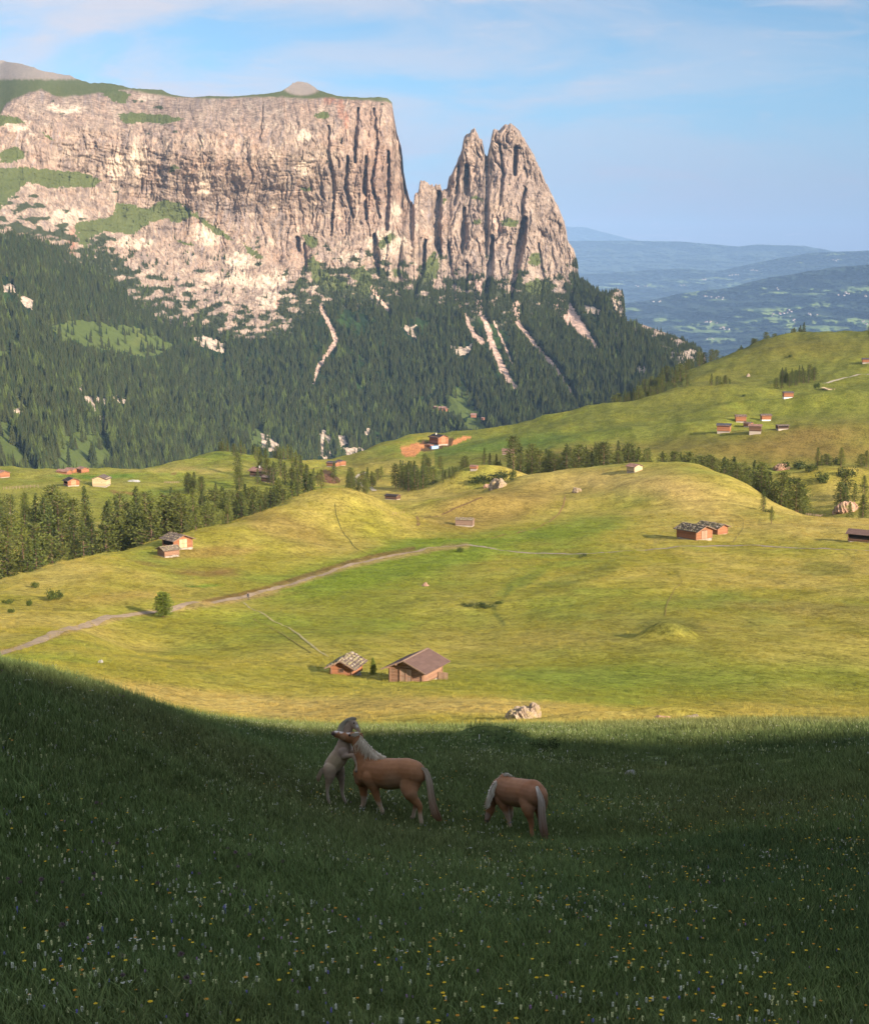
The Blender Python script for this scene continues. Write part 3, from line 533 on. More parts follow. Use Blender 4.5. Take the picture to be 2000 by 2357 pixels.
    C = np.broadcast_to(lime, U.shape + (3,)).copy()
    def over(w, col):
        nonlocal C
        w = np.clip(w, 0, 1)[..., None]; C = C * (1 - w) + col * w
    a1 = fbm(Uw / 60, V / 70, 4, 151); a2 = fbm(Uw / 12, V / 38, 4, 152); a3 = fbm(U / 6, V / 10, 3, 153); a4 = fbm(Uw / 4.5, V / 20, 3, 154)
    over(0.6 * sstep(-.2, .5, a1), pink); over(.28 * sstep(.2, .8, np.sin((V - .33 * U * leftw + 16 * fbm(U / 80, V / 60, 3, 178)) / 4.2)) * (leftw + .3 * low), grey); over(0.65 * sstep(0.0, 0.5, a2 - 0.3 * a1), grey); over(.65 * sstep(.05, .4, a4), grey * 0.75)
    blk = fbm(U / 28, V / 34, 4, 156); over(.55 * sstep(.12, .4, blk), grey); over(.6 * sstep(.15, .42, -blk + .3 * a2), pale * .85)
    dk = fbm(Uw / 4, V / 26, 3, 157); over(.75 * sstep(.22, .45, dk) * sstep(-.1, .3, fbm(U / 60, V / 60, 3, 158)), np.array([.15, .125, .125]))
    over(0.5 * sstep(.1, .6, -a2 + .5 * a3), pale * .85)
    over(0.6 * sstep(1000, 1100, U) * sstep(-.5, .5, a3 + a1) + .1 * sstep(1000, 1100, U), np.array([0.31, 0.245, 0.20]))
    over(.45 * blob(U, V, 1170, 400, 50, 90), np.array([0.27, 0.205, 0.175])); over(.5 * blob(U, V, 860, 380, 60, 150), np.array([0.33, 0.215, 0.165]))
    over(.75 * blob(U, V, 1150, 480, 30, 36), np.array([0.40, 0.30, 0.22]))
    for cu, cv, su, sv in PALE: over(0.95 * sstep(0.35, 0.75, blob(U + 22 * a3, V + 16 * a2, cu, cv, su, sv) + .25 * a2), pale)
    over(0.45 * low * sstep(-.1, .5, a3 + .4 * a1 + .2), pale * .9)
    over(0.5 * sstep(.25, .55, fbm(Uw / 5, V / 90, 3, 155) + .25 * blob(U, V, 530, 500, 160, 90)), np.array([0.25, 0.225, 0.235]))
    for cu, cv, su, sv in RUSTY: over(0.5 * sstep(.3, .9, blob(U + 8 * a3, V + 20 * a2, cu, cv, su, sv) + .2 * a4), rust)
    over(.8 * (1 - sstep(170, 200, V + 8 * a3)) * (U < 330), np.array([.30, .27, .24])); over(.8 * sstep(.3, .6, blob(U, V, 695, 198, 45, 22)), np.array([.36, .31, .27]))
    # vegetation on ledges
    veg = np.zeros_like(U)
    un = U + 9 * a3 + 7 * fbm(U / 16, V / 16, 2, 160); vn = V + 6 * fbm(U / 14, V / 7, 3, 161)
    for poly in GRASS_ON_ROCK: veg = np.maximum(veg, inpoly(un, vn, poly).astype(float))
    vn2 = 1.15 * fbm(U / 32, V / 15, 4, 162, gain=.45) + 0.35 * led
    pr = -0.66 + 0.98 * sstep(-190, 0, V - B) * sstep(560, 760, U) + 0.80 * sstep(-190, 0, V - B) * (1 - sstep(560, 760, U))
    pr += 0.25 * blob(U, V, 700, 620, 130, 90) + .2 * blob(U, V, 330, 640, 90, 60) + 0.25 * blob(U, V, 60, 430, 90, 50) + .2 * blob(U, V, 330, 250, 120, 60) + .35 * blob(U, V, 1180, 690, 130, 40) + .3 * blob(U, V, 220, 590, 70, 60)
    vn2 = vn2 + .5 * a3 * .4; veg2 = sstep(-.06, .14, vn2 + pr) * (steep > .4)
    scree = np.zeros_like(U)
    for pts, ws in SCREE:
        mu = (U > min(p[0] for p in pts) - 40) & (U < max(p[0] for p in pts) + 40) & (V > pts[0][1] - 20) & (V < pts[-1][1] + 15)
        dd, prr = polydist(U[mu] + 3 * a3[mu] + 2 * fbm(U[mu] / 5, V[mu] / 5, 2, 163), V[mu], pts); w = (0.92 * np.interp(prr, range(len(ws)), ws) + .8) * (1 + .5 * fbm(U[mu] / 9, V[mu] / 14, 3, 174)); scree[mu] = np.maximum(scree[mu], 1 - sstep(.7, 1.05, dd / w))
    over(plateau * .9 * (1 - (1 - sstep(178, 186, V + 5 * a3)) * (U < 320)) * (1 - .95 * sstep(.3, .5, blob(U, V, 695, 198, 45, 22))), grass)
    over(veg * .92, grass * (1 + .25 * a3[..., None]) if False else grass)
    over(veg2 * (1 - veg * .8) * .93, np.array([.034, .050, .018]) )
    forest = (1 - rock)
    over(forest, wood); over(forest * .85 * sstep(.0, .4, fbm(U / 40, V / 40, 3, 164)), np.array([0.050, 0.090, 0.022]))
    md = np.zeros_like(U)
    for poly in MEADOWS: md = np.maximum(md, inpoly(U + 6 * a3 + 16 * fbm(U / 26, V / 20, 3, 171), V + 5 * a2 + 12 * fbm(U / 30, V / 18, 3, 172), poly).astype(float))
    over(md, mead); over(md * .4 * sstep(0, .5, a1), np.array([.17, .18, .04])); over(rp, pale * .95); over(rp * .5 * sstep(0, .5, a3), grey); over(scree, scr); over(scree * .3 * sstep(0, .4, a3), grey)
    # back of the massif: a second sheet well behind, joined along the skyline
    back = [];
    for k, (dm, dv) in enumerate(((60, 3), (350, 14), (900, 120), (1500, 520))):
        back.append((Dr[0] + dm, top + dv))
    bx = []; 
    for Db, Vb in back[::-1]:
        s2, t2 = ray(uu, Vb); z2 = np.maximum(t2 * Db, -520); bx.append(np.stack([s2 * Db, Db, z2], -1))
    P = np.concatenate([np.stack(bx, 0), np.stack([Xw, Yw, Zw], -1)], 0); nb = len(bx)
    Call = np.concatenate([np.broadcast_to(lime * .8, (nb, nu, 3)), C], 0)
    isrock = np.concatenate([np.ones((nb, nu)), np.clip(steep + rp + scree, 0, 1) * (1 - veg) * (1 - veg2 * .9)], 0)
    M = NT('massif_limestone_and_forest_floor'); col = M.attr('tint', 'Color'); rk = M.attr('rockness')
    p1 = M.coord((0.055, 0.055, 0.012)); p2 = M.coord((0.13, 0.13, 0.05)); p3 = M.coord((.02, .02, .02))
    w = M.noise(1.0, 8, 0.72, p1, 0.6); w2 = M.noise(1.0, 6, 0.7, p2, 0.3); w3 = M.noise(1, 5, .6, p3)
    k = M.math('ADD', M.rng(w, .3, .7, -0.42, 0.36), M.rng(w2, .3, .7, -0.26, 0.26)); k = M.math('MULTIPLY', k, M.math('MULTIPLY_ADD', rk, 0.75, 0.25)); k = M.math('ADD', k, 1.0)
    cc = M.n('ShaderNodeVectorMath'); cc.operation = 'SCALE'; M.L.new(col, cc.inputs[0]); M.L.new(k, cc.inputs['Scale'])
    h = M.math('ADD', M.math('MULTIPLY', w, 1.0), M.math('MULTIPLY', w2, 0.6))
    mat = M.done(cc.outputs[0], M.bump(h, .7, 6.0), 0.95, 0.05)
    me = np_mesh('mountain', P.reshape(-1, 3), grid_quads(nv + nb, nu), [mat], True, {'tint': np.clip(Call.reshape(-1, 3), .003, 1), 'rockness': isrock.ravel()})
    tag(obj('mountain', me), 'limestone massif with cliff wall, twin towers and wooded foot', 'mountain', kind='structure')
    # ---- where trees stand
    # cell areas in world units along the slope
    P2 = np.stack([Xw, Yw, Zw], -1); du = np.linalg.norm(P2[:-1, 1:] - P2[:-1, :-1], axis=-1); dvv = P2[1:, :-1] - P2[:-1, :-1]; area = du * np.minimum(np.linalg.norm(dvv, axis=-1), 9)
    def below(A, k):
        B_ = A.copy()
        for q in range(1, k): B_[q:] = np.maximum(B_[q:], A[:-q])
        return B_
    rpd = below(rp, 20); scd = below(scree, 9); scd[:, 2:] = np.maximum(scd[:, 2:], scd[:, :-2]); mdd = below(md, 14)
    den = forest * (1 - mdd) * (1 - rpd * .93) * (1 - np.clip(scd * 1.6, 0, 1)); den = den * (0.25 + 1.05 * sstep(-.38, .15, fbm(U / 45, V / 30, 3, 170)))
    den *= 1 - .85 * sstep(.45, .8, blob(U, V, 960, 760, 70, 40) + blob(U, V, 1110, 740, 60, 50) + blob(U, V, 810, 740, 60, 34) + blob(U, V, 1150, 800, 40, 40))
    den += steep * (veg2 * .55 + veg * .02) * sstep(520, 600, V) + steep * .10 * (U < 560) * (U > 190) * sstep(520, 600, V) * sstep(.0, .3, vn2 + .1) + .0
    den = den + md * .03 * (1 - rock); den = den[:-1, :-1]; V2 = V[:-1, :-1]
    lam = (den * area / 52.0).ravel()
    lam *= (V2.ravel() < 1118)
    rng = np.random.default_rng(7); cnt = rng.random(lam.size) < np.clip(lam, 0, 1); idx = np.nonzero(cnt)[0]
    i, j = idx // (nu - 1), idx % (nu - 1); fx = rng.random(len(idx)); fy = rng.random(len(idx))
    T = (P2[i, j] * ((1 - fx) * (1 - fy))[:, None] + P2[i, j + 1] * (fx * (1 - fy))[:, None] + P2[i + 1, j] * ((1 - fx) * fy)[:, None] + P2[i + 1, j + 1] * (fx * fy)[:, None])
    hgt = rng.uniform(15, 29, len(idx)) * (1 + .45 * fbm(U[i, j] / 30, V[i, j] / 24, 3, 173)) * (0.86 + .25 * sstep(700, 1000, V[i, j])); st = (steep[i, j] > .5); global FOREST_LIGHT; FOREST_LIGHT = fbm(U[i, j] / 38, V[i, j] / 26, 3, 175) + .25 * sstep(850, 1050, V[i, j]) - .12 * sstep(600, 1100, U[i, j]); hgt = np.where(st, hgt * .55, hgt)
    return T, hgt, G
FT, FH, MDEPTH = build_mountain()
# ---------------------------------------------------------------- conifers
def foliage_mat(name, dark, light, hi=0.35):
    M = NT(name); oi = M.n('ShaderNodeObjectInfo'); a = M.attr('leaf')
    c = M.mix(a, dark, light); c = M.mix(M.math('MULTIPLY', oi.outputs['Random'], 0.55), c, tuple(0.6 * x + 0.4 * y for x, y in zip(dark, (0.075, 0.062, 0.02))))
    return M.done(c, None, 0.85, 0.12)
def far_conifer(seed, wide):
    """Small spruce for the distant forest: ragged skirts round a stem, one unit tall."""
    rng = np.random.default_rng(seed); V = []; Fc = []; leaf = []
    n = 8
    for k in range(n):
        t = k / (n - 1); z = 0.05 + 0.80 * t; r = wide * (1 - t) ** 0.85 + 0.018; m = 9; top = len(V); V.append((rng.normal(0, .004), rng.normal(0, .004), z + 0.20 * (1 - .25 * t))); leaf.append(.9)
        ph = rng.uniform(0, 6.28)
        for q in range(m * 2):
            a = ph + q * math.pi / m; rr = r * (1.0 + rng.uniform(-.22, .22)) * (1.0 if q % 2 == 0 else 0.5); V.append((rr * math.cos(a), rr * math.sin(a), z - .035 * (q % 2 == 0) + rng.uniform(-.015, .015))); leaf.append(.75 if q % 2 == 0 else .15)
        for q in range(m * 2): Fc.append((top, top + 1 + q, top + 1 + (q + 1) % (m * 2)))
    return np.array(V), np.array(Fc), np.array(leaf)
def build_forest():
    mats = [foliage_mat('spruce_needles', (0.012, 0.022, 0.009), (0.050, 0.076, 0.020)), foliage_mat('spruce_needles_olive', (0.016, 0.025, 0.008), (0.070, 0.084, 0.022))]
    mats.append(foliage_mat('larch_far', (0.030, 0.052, 0.012), (0.115, 0.150, 0.032)))
    coll = bpy.data.collections.new('conifer_kinds')
    for k in range(9):
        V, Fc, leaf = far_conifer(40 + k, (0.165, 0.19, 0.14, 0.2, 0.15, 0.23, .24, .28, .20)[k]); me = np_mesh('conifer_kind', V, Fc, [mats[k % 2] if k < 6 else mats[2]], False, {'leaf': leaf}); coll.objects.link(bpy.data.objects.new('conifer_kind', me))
    rng = np.random.default_rng(3); n = len(FT); me = bpy.data.meshes.new('conifer_forest'); me.vertices.add(n); P = FT.copy(); P[:, 2] -= 1.0; me.vertices.foreach_set('co', P.astype(np.float32).ravel())
    a = me.attributes.new('size', 'FLOAT', 'POINT'); a.data.foreach_set('value', FH.astype(np.float32)); a = me.attributes.new('turn', 'FLOAT', 'POINT'); a.data.foreach_set('value', rng.uniform(0, 6.28, n).astype(np.float32))
    a = me.attributes.new('pick', 'INT', 'POINT'); a.data.foreach_set('value', np.where(rng.random(n) < np.clip(.10 + 1.3 * (FOREST_LIGHT - .15), .03, .8), rng.integers(6, 9, n), rng.integers(0, 6, n)).astype(np.int32))
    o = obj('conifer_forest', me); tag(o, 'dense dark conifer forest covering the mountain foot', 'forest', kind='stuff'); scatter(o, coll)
    print('forest trees', n)
def scatter(o, coll):
    """Instance the objects of coll on o's points by its size, turn and pick attributes."""
    ng = bpy.data.node_groups.new('scatter_' + o.name, 'GeometryNodeTree'); ng.interface.new_socket('Geometry', in_out='INPUT', socket_type='NodeSocketGeometry'); ng.interface.new_socket('Geometry', in_out='OUTPUT', socket_type='NodeSocketGeometry')
    N, L = ng.nodes, ng.links; gi = N.new('NodeGroupInput'); go = N.new('NodeGroupOutput'); ci = N.new('GeometryNodeCollectionInfo'); ci.inputs['Collection'].default_value = coll; ci.inputs['Separate Children'].default_value = True; ci.inputs['Reset Children'].default_value = True
    ip = N.new('GeometryNodeInstanceOnPoints'); ip.inputs['Pick Instance'].default_value = True
    def at_(nm, ty):
        x = N.new('GeometryNodeInputNamedAttribute'); x.data_type = ty; x.inputs['Name'].default_value = nm; return x.outputs['Attribute']
    cx = N.new('ShaderNodeCombineXYZ'); L.new(at_('turn', 'FLOAT'), cx.inputs[2]); er = N.new('FunctionNodeEulerToRotation'); L.new(cx.outputs[0], er.inputs[0])
    mp = N.new('GeometryNodeMeshToPoints'); L.new(gi.outputs[0], mp.inputs[0])
    L.new(mp.outputs[0], ip.inputs['Points']); L.new(ci.outputs[0], ip.inputs['Instance']); L.new(at_('pick', 'INT'), ip.inputs['Instance Index']); L.new(er.outputs[0], ip.inputs['Rotation']); L.new(at_('size', 'FLOAT'), ip.inputs['Scale']); L.new(ip.outputs[0], go.inputs[0])
    md = o.modifiers.new('scatter', 'NODES'); md.node_group = ng
build_forest()
# ---------------------------------------------------------------- the far hills beyond the valley, and the air
FAR_PATCH = [(1628,682,50,8),(1762,727,66,16),(1868,748,62,18),(1975,745,34,13),(1640,753,72,11),(1655,784,28,6),(1848,672,110,5),(1980,668,34,9),(1600,668,20,4),(1452,712,14,5),(1745,668,16,5),(1900,700,40,4),(1540,738,30,5),(1820,708,30,5)]
FAR_B = [(1577,653,26,5),(1632,640,40,4),(1500,655,22,4),(1740,622,24,6),(1790,612,20,5),(1420,650,30,4),(1860,600,60,4),(1930,590,50,5),(1390,660,20,3),(1700,640,30,3),(1690,655,30,4)]
def far_layer(name, crest, v_bot, d_bot, d_crest, label, seed, patches, jag, cols):
    nu, nv = 420, 150
    uu = np.linspace(900, 2250, nu); top = lerp_pts(crest, uu) + jag * fbm(uu / 40, uu * 0, 4, seed) + 0.35 * jag * perlin(uu / 4, uu * 0, seed + 3)
    t = np.linspace(0, 1, nv)[:, None]; U = np.broadcast_to(uu, (nv, nu)); V = top + (v_bot - top) * t
    D = np.exp(math.log(d_crest) + (math.log(d_bot) - math.log(d_crest)) * t) * (1 + 0.10 * fbm(U / 120, V / 22, 4, seed + 1, ridged=True) * sstep(0, .1, t) * (1 - t) + .02 * fbm(U / 20, V / 6, 3, seed + 9))
    s, tt = ray(U, V); P = np.stack([s * D, D, tt * D], -1)
    wood, mead = cols; n = fbm(U / 18, V / 5, 4, seed + 2); C = np.broadcast_to(np.array(wood), U.shape + (3,)).copy() * (1 + .35 * n)[..., None]
    f = np.zeros_like(U)
    for cu, cv, su, sv in patches: f = np.maximum(f, sstep(.28, .55, blob(U + 26 * fbm(U / 25, V / 9, 4, seed + 4), V + 7 * fbm(U / 20, V / 8, 4, seed + 5), cu, cv, su * 1.25, sv * 1.2)))
    f = np.maximum(f, (fbm(U / 30, V / 6, 4, seed + 6) > .50) * .45)
    C = C * (1 - f[..., None]) + np.array(mead) * f[..., None] * (1 + .2 * n)[..., None]
    bk = []
    for dm, dz in ((1.03, 60), (1.10, 400), (1.2, 1500)):
        s2, t2 = ray(uu, top); Db = D[0] * dm; bk.append(np.stack([s2 * Db, Db, np.maximum(t2 * D[0] - dz, -1480)], -1))
    P = np.concatenate([np.stack(bk[::-1], 0), P], 0); C = np.concatenate([np.broadcast_to(np.array(wood), (3, nu, 3)), C], 0)
    M = NT(name + '_woods_and_fields'); col = M.attr('tint', 'Color'); p = M.coord((.004, .004, .012)); w = M.noise(1.0, 8, .75, p)
    cc = M.n('ShaderNodeVectorMath'); cc.operation = 'SCALE'; M.L.new(col, cc.inputs[0]); M.L.new(M.rng(w, .3, .7, .6, 1.4), cc.inputs['Scale'])
    me = np_mesh(name, P.reshape(-1, 3), grid_quads(nv + 3, nu), [M.done(cc.outputs[0], M.bump(w, .8, 60.0))], True, {'tint': np.clip(C.reshape(-1, 3), .003, 1)})
    tag(obj(name, me), label, 'hills', kind='structure')
    return lambda u, v: _far_pt(u, v, crest, v_bot, d_bot, d_crest)
def _far_pt(u, v, crest, v_bot, d_bot, d_crest):
    top = lerp_pts(crest, u); t = (v - top) / (v_bot - top); return math.exp(math.log(d_crest) + (math.log(d_bot) - math.log(d_crest)) * t)
CR_A = [(900,760),(1300,735),(1436,698),(1500,690),(1560,676),(1620,668),(1680,662),(1740,644),(1800,634),(1860,624),(1920,614),(2000,609),(2250,600)]
CR_B = [(900,640),(1330,632),(1400,627),(1480,622),(1560,617),(1640,622),(1665,621),(1720,608),(1800,592),(1870,581),(1950,578),(2000,576),(2250,570)]
CR_C = [(900,560),(1300,554),(1420,553),(1560,555),(1660,563),(1700,567),(1740,562),(1850,565),(1900,574),(1980,590),(2250,600)]
CR_D = [(900,540),(1200,528),(1300,521),(1345,522),(1380,531),(1430,544),(1480,556),(1600,575),(2250,590)]
far_layer('far_hill', CR_A, 900, 14000, 22000, 'wooded far hill with meadow clearings', 301, FAR_PATCH, 2.0, ((.012, .024, .012), (.15, .21, .06)))
far_layer('distant_hill', CR_B, 760, 26000, 34000, 'blue wooded ridge beyond the nearer hill', 331, FAR_B, 1.5, ((.020, .034, .018), (.17, .23, .08)))
far_layer('distant_ridge', CR_C, 660, 36000, 46000, 'long even blue mountain ridge', 361, [], 1.0, ((.03, .045, .03), (.05, .07, .04)))
far_layer('horizon_ridge', CR_D, 620, 58000, 66000, 'faint low mountain on the horizon', 391, [], 1.5, ((.03, .045, .03), (.04, .06, .04)))
def build_haze():
    bm = bmesh.new(); bmesh.ops.create_cube(bm, size=1.0); x0, x1, y0, y1, z0, z1 = -44000, 44000, -1500, 69000, -1500, 2420
    # the ground sheet stays inside: the box reaches past its near part; its outer rim lies below
    for v in bm.verts: v.co = ((x0 + x1) / 2 + v.co.x * (x1 - x0), (y0 + y1) / 2 + v.co.y * (y1 - y0), (z0 + z1) / 2 + v.co.z * (z1 - z0))
    me = bpy.data.meshes.new('haze'); bm.to_mesh(me); bm.free()
    m = bpy.data.materials.new('haze_air'); m.use_nodes = True; N = m.node_tree.nodes; L = m.node_tree.links
    for n in list(N): N.remove(n)
    out = N.new('ShaderNodeOutputMaterial'); pv = N.new('ShaderNodeVolumePrincipled'); pv.inputs['Color'].default_value = (0.34, 0.57, 0.95, 1); pv.inputs['Density'].default_value = 2.2e-5; pv.inputs['Anisotropy'].default_value = -0.35
    L.new(pv.outputs[0], out.inputs['Volume']); me.materials.append(m)
    tag(obj('haze', me), 'thin blue morning haze over the valley', 'haze', kind='stuff')
build_haze()
# ---------------------------------------------------------------- placing on the land
def hit(u, v, d0=5.0, d1=2200.0, n=1400):
    """Where the view through pixel u, v first meets the meadow between forward distances d0 and d1."""
    s, t = ray(u, v); d = np.geomspace(d0, d1, n); f = float(t) * d - height(float(s) * d, d)
    k = np.nonzero((f[:-1] > 0) & (f[1:] <= 0))[0]
    if len(k) == 0:
        k = int(np.argmin(np.abs(f))); dd = d[k]
    else:
        k = k[0]; dd = d[k] + (d[k + 1] - d[k]) * f[k] / (f[k] - f[k + 1])
    x = float(s) * dd; return Vector((x, dd, float(height(x, dd))))
def spot(u, d):
    s, _ = ray(u, 1100); x = float(s) * d; return Vector((x, d, float(height(x, d))))
def ribbon(name, pts, width, col, label, cat_kind='path', d0=100, d1=2000, lift=0.10, ragged=0.25, seed=1, z0=0.0):
    P = [hit(u, v, d0, d1) for u, v in pts]; P = np.array([[p.x, p.y] for p in P])
    # smooth, evenly resampled centre line
    seg = np.r_[0, np.cumsum(np.hypot(*np.diff(P, axis=0).T))]; n = max(12, int(seg[-1] / 1.2)); tt = np.linspace(0, seg[-1], n)
    def cr(k):
        g = Vector
        y = P[:, k]; m = np.gradient(y, seg); i = np.clip(np.searchsorted(seg, tt) - 1, 0, len(seg) - 2); h = seg[i + 1] - seg[i]; a = (tt - seg[i]) / h
        return (1 + 2 * a) * (1 - a) ** 2 * y[i] + a * (1 - a) ** 2 * h * m[i] + a * a * (3 - 2 * a) * y[i + 1] + a * a * (a - 1) * h * m[i + 1]
    cx, cy = cr(0), cr(1); tx, ty = np.gradient(cx), np.gradient(cy); L = np.hypot(tx, ty); nx, ny = -ty / L, tx / L
    w = width * (1 + ragged * fbm(tt / 3.0, tt * 0 + seed, 3, 71)); w2 = width * (1 + ragged * fbm(tt / 2.0, tt * 0 + seed, 3, 72))
    m = 5; V = []
    for j in range(m):
        f = j / (m - 1) * 2 - 1; off = np.where(f < 0, w, w2) * f * 0.5; x = cx + nx * off; y = cy + ny * off; V.append(np.stack([x, y, height(x, y) + lift - 0.03 * (abs(f) > .9) + z0], -1))
    V = np.stack(V, 1).reshape(-1, 3)
    M = NT(name + '_surface'); p = M.coord((1, 1, 1)); nz = M.noise(0.8, 5, .7, p)
    mat = M.done(M.mix(M.rng(nz, .3, .7), tuple(c * .72 for c in col), tuple(min(1, c * 1.2) for c in col)), M.bump(nz, .5, .1))
    o = obj(name, np_mesh(name, V, grid_quads(n, m), [mat], True)); tag(o, label, 'path', kind='structure'); return o
PALEG = (.33, .25, .165)
ribbon('gravel_road', [(-80,1530),(0,1505),(100,1471),(200,1440),(300,1416),(400,1402),(500,1385),(571,1372),(650,1350),(720,1328),(800,1303),(880,1284),(960,1270),(1020,1259),(1075,1254)], 2.0, PALEG, 'pale gravel road crossing the meadow', d0=130, d1=640)
ribbon('gravel_path', [(1079,1254),(1130,1262),(1180,1270),(1240,1274),(1310,1276),(1370,1274),(1450,1268),(1550,1260),(1680,1257),(1800,1260),(1900,1263),(2050,1263)], 1.7, (.30, .25, .20), 'narrow gravel path running to the right', d0=300, d1=640, seed=2)
ribbon('footpath', [(562,1388),(600,1410),(650,1440),(700,1472),(728,1495),(756,1514)], 0.5, (.33, .29, .13), 'trodden footpath leading down to the small hay barn', d0=130, d1=420, seed=3)
ribbon('wheel_track', [(585,1425),(640,1455),(690,1487),(720,1506)], 0.25, (.24, .2, .05), 'faint wheel track beside the footpath', d0=130, d1=420, seed=13)
ribbon('field_edge', [(771,1160),(774,1185),(784,1215),(806,1245),(835,1270),(860,1280)], 0.30, (.085, .085, .025), 'dark grassy field edge running down the left hill', d0=300, d1=620, seed=4, ragged=.6)
ribbon('farm_track', [(1300,1143),(1296,1165),(1275,1192),(1240,1213),(1190,1228),(1130,1240)], 0.7, (.26, .165, .055), 'brown farm track bending over the dry hill', d0=420, d1=720, seed=5)
ribbon('valley_track', [(842,1087),(822,1098),(819,1107),(836,1118),(862,1131)], 2.6, (.42, .36, .26), 'winding pale track in the hollow', d0=700, d1=1200, seed=6, lift=.25)
ribbon('hill_track', [(1895,882),(1930,874),(1965,866),(2040,850)], 3.0, (.36, .32, .24), 'pale track over the far slope', d0=900, d1=1900, seed=7, lift=.4)
ribbon('sheep_path', [(1531,1418),(1533,1398),(1545,1372),(1570,1338)], 0.22, (.22, .17, .045), 'thin animal path above the grassy mound', d0=240, d1=420, seed=8)
ribbon('grass_track', [(1610,1190),(1655,1184),(1700,1190),(1710,1208),(1702,1228),(1680,1250)], 0.4, (.22, .175, .045), 'faint grass track past the slab roofed barns', d0=400, d1=640, seed=9)
ribbon('hollow_track', [(960,1210),(1000,1190),(1060,1165),(1110,1145)], 1.1, (.16, .10, .04), 'dark bank along the dry hill', d0=450, d1=760, seed=10)
# ---------------------------------------------------------------- single trees: crown of many small sprays on real limbs, tapered trunk
def tube_mesh(paths, sides=6):
    """paths: list of [(point, radius), ...]; returns V, Q arrays of joined tapered tubes."""
    V = []; Q = []
    for path in paths:
        base = len(V); k = len(path)
        for i, (p, r) in enumerate(path):
            a = Vector(path[max(i - 1, 0)][0]); b = Vector(path[min(i + 1, k - 1)][0]); t = (b - a).normalized(); s = t.cross(Vector((0.3, 1, .1))).normalized(); w = t.cross(s)
            for j in range(sides):
                an = 2 * math.pi * j / sides; V.append(Vector(p) + s * (r * math.cos(an)) + w * (r * math.sin(an)))
        for i in range(k - 1):
            for j in range(sides): Q.append((base + i * sides + j, base + i * sides + (j + 1) % sides, base + (i + 1) * sides + (j + 1) % sides, base + (i + 1) * sides + j))
    return np.array([tuple(v) for v in V]), np.array(Q)
def crown(seed, kind, n_br=120, per=7):
    """kind: 'spruce' pointed, 'pine' full and rounded, 'larch' airy. Unit height; sprays are small leaf-shaped faces."""
    rng = np.random.default_rng(seed); V = []; Q = []; leaf = []; limbs = []
    lean = rng.normal(0, .012, 2); lop = rng.uniform(0, 6.28); lopk = rng.uniform(.0, .22)
    for b in range(n_br):
        t = (b + rng.random()) / n_br; t = t ** (0.85 if kind != 'pine' else .95); z0 = {'spruce': .05, 'pine': .10, 'larch': .14}[kind]; z = z0 + (0.985 - z0) * t
        if kind == 'spruce': L = .185 * (1 - t) ** .78 + .012
        elif kind == 'pine': L = .235 * math.sqrt(max(0, 1 - (abs(t - .32) / .70) ** 2.1)) + .015
        else: L = .20 * (1 - t) ** .65 * (.6 + .5 * min(1, t * 6)) + .012
        a = b * 2.39996 + rng.normal(0, .25); L *= rng.uniform(.68, 1.15) * (1 + lopk * math.cos(a - lop))
        if rng.random() < .07: L *= .5
        up = {'spruce': -.25 + .55 * t, 'pine': .10 + .6 * t, 'larch': .0 + .5 * t}[kind]; dx, dy = math.cos(a), math.sin(a)
        x0, y0 = lean * z
        m = max(2, int(per * (0.35 + L / .2)));
        if b % 4 == 0 and L > .06: limbs.append([((x0, y0, z - .01), .006), ((x0 + dx * L * .8, y0 + dy * L * .8, z + up * L * .7), .0015)])
        for k in range(m):
            f = 0.22 + .78 * (k + rng.random()) / m; px = x0 + dx * L * f; py = y0 + dy * L * f; pz = z + up * L * f - .10 * L * f * f
            side = rng.normal(0, .22 * L * (1.1 - .5 * f)); px += -dy * side; py += dx * side; pz += rng.normal(0, .010)
            for q in range(2):
                sz = rng.uniform(.012, .026) * (1.15 if kind == 'pine' else 1); ax = Vector((dx + rng.normal(0, .7), dy + rng.normal(0, .7), up + rng.normal(-.05, .55))).normalized(); bx = ax.cross(Vector((rng.normal(), rng.normal(), rng.normal()))).normalized()
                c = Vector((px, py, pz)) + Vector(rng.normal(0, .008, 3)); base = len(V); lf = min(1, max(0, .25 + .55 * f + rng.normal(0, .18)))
                for pt in (c - ax * sz * .9, c + bx * sz * .42, c + ax * sz * 1.2, c - bx * sz * .42): V.append(pt); leaf.append(lf)
                Q.append((base, base + 1, base + 2, base + 3))
    trunk = [((0, 0, -.05), .020), ((0, 0, .02), .017), ((lean[0] * .4, lean[1] * .4, .4), .011), ((lean[0] * .8, lean[1] * .8, .8), .005), ((lean[0], lean[1], .96), .001)]
    return np.array([tuple(v) for v in V]), np.array(Q), np.array(leaf), [trunk] + limbs
BARK = NT('bark'); BARK = BARK.done(BARK.mix(BARK.noise(6, 4, .7, BARK.coord((1, 1, .3))), (.10, .06, .04), (.24, .16, .11)), None, .95)
FM = {'spruce': foliage_mat('spruce_sprays', (0.024, 0.042, 0.013), (0.115, 0.145, 0.036)), 'pine': foliage_mat('pine_sprays', (0.036, 0.054, 0.014), (0.165, 0.185, 0.042)), 'larch': foliage_mat('larch_sprays', (0.050, 0.075, 0.016), (0.19, 0.21, 0.042)),
      'young': foliage_mat('young_pine_sprays', (0.060, 0.095, 0.016), (0.20, 0.25, 0.045))}
def tree_kind(kind, seed, mat, **kw):
    V, Q, leaf, paths = crown(seed, kind, **kw); cm = np_mesh('crown', V, Q, [mat], False, {'leaf': leaf}); tv, tq = tube_mesh(paths); tm = np_mesh('trunk', tv, tq, [BARK], True); return cm, tm
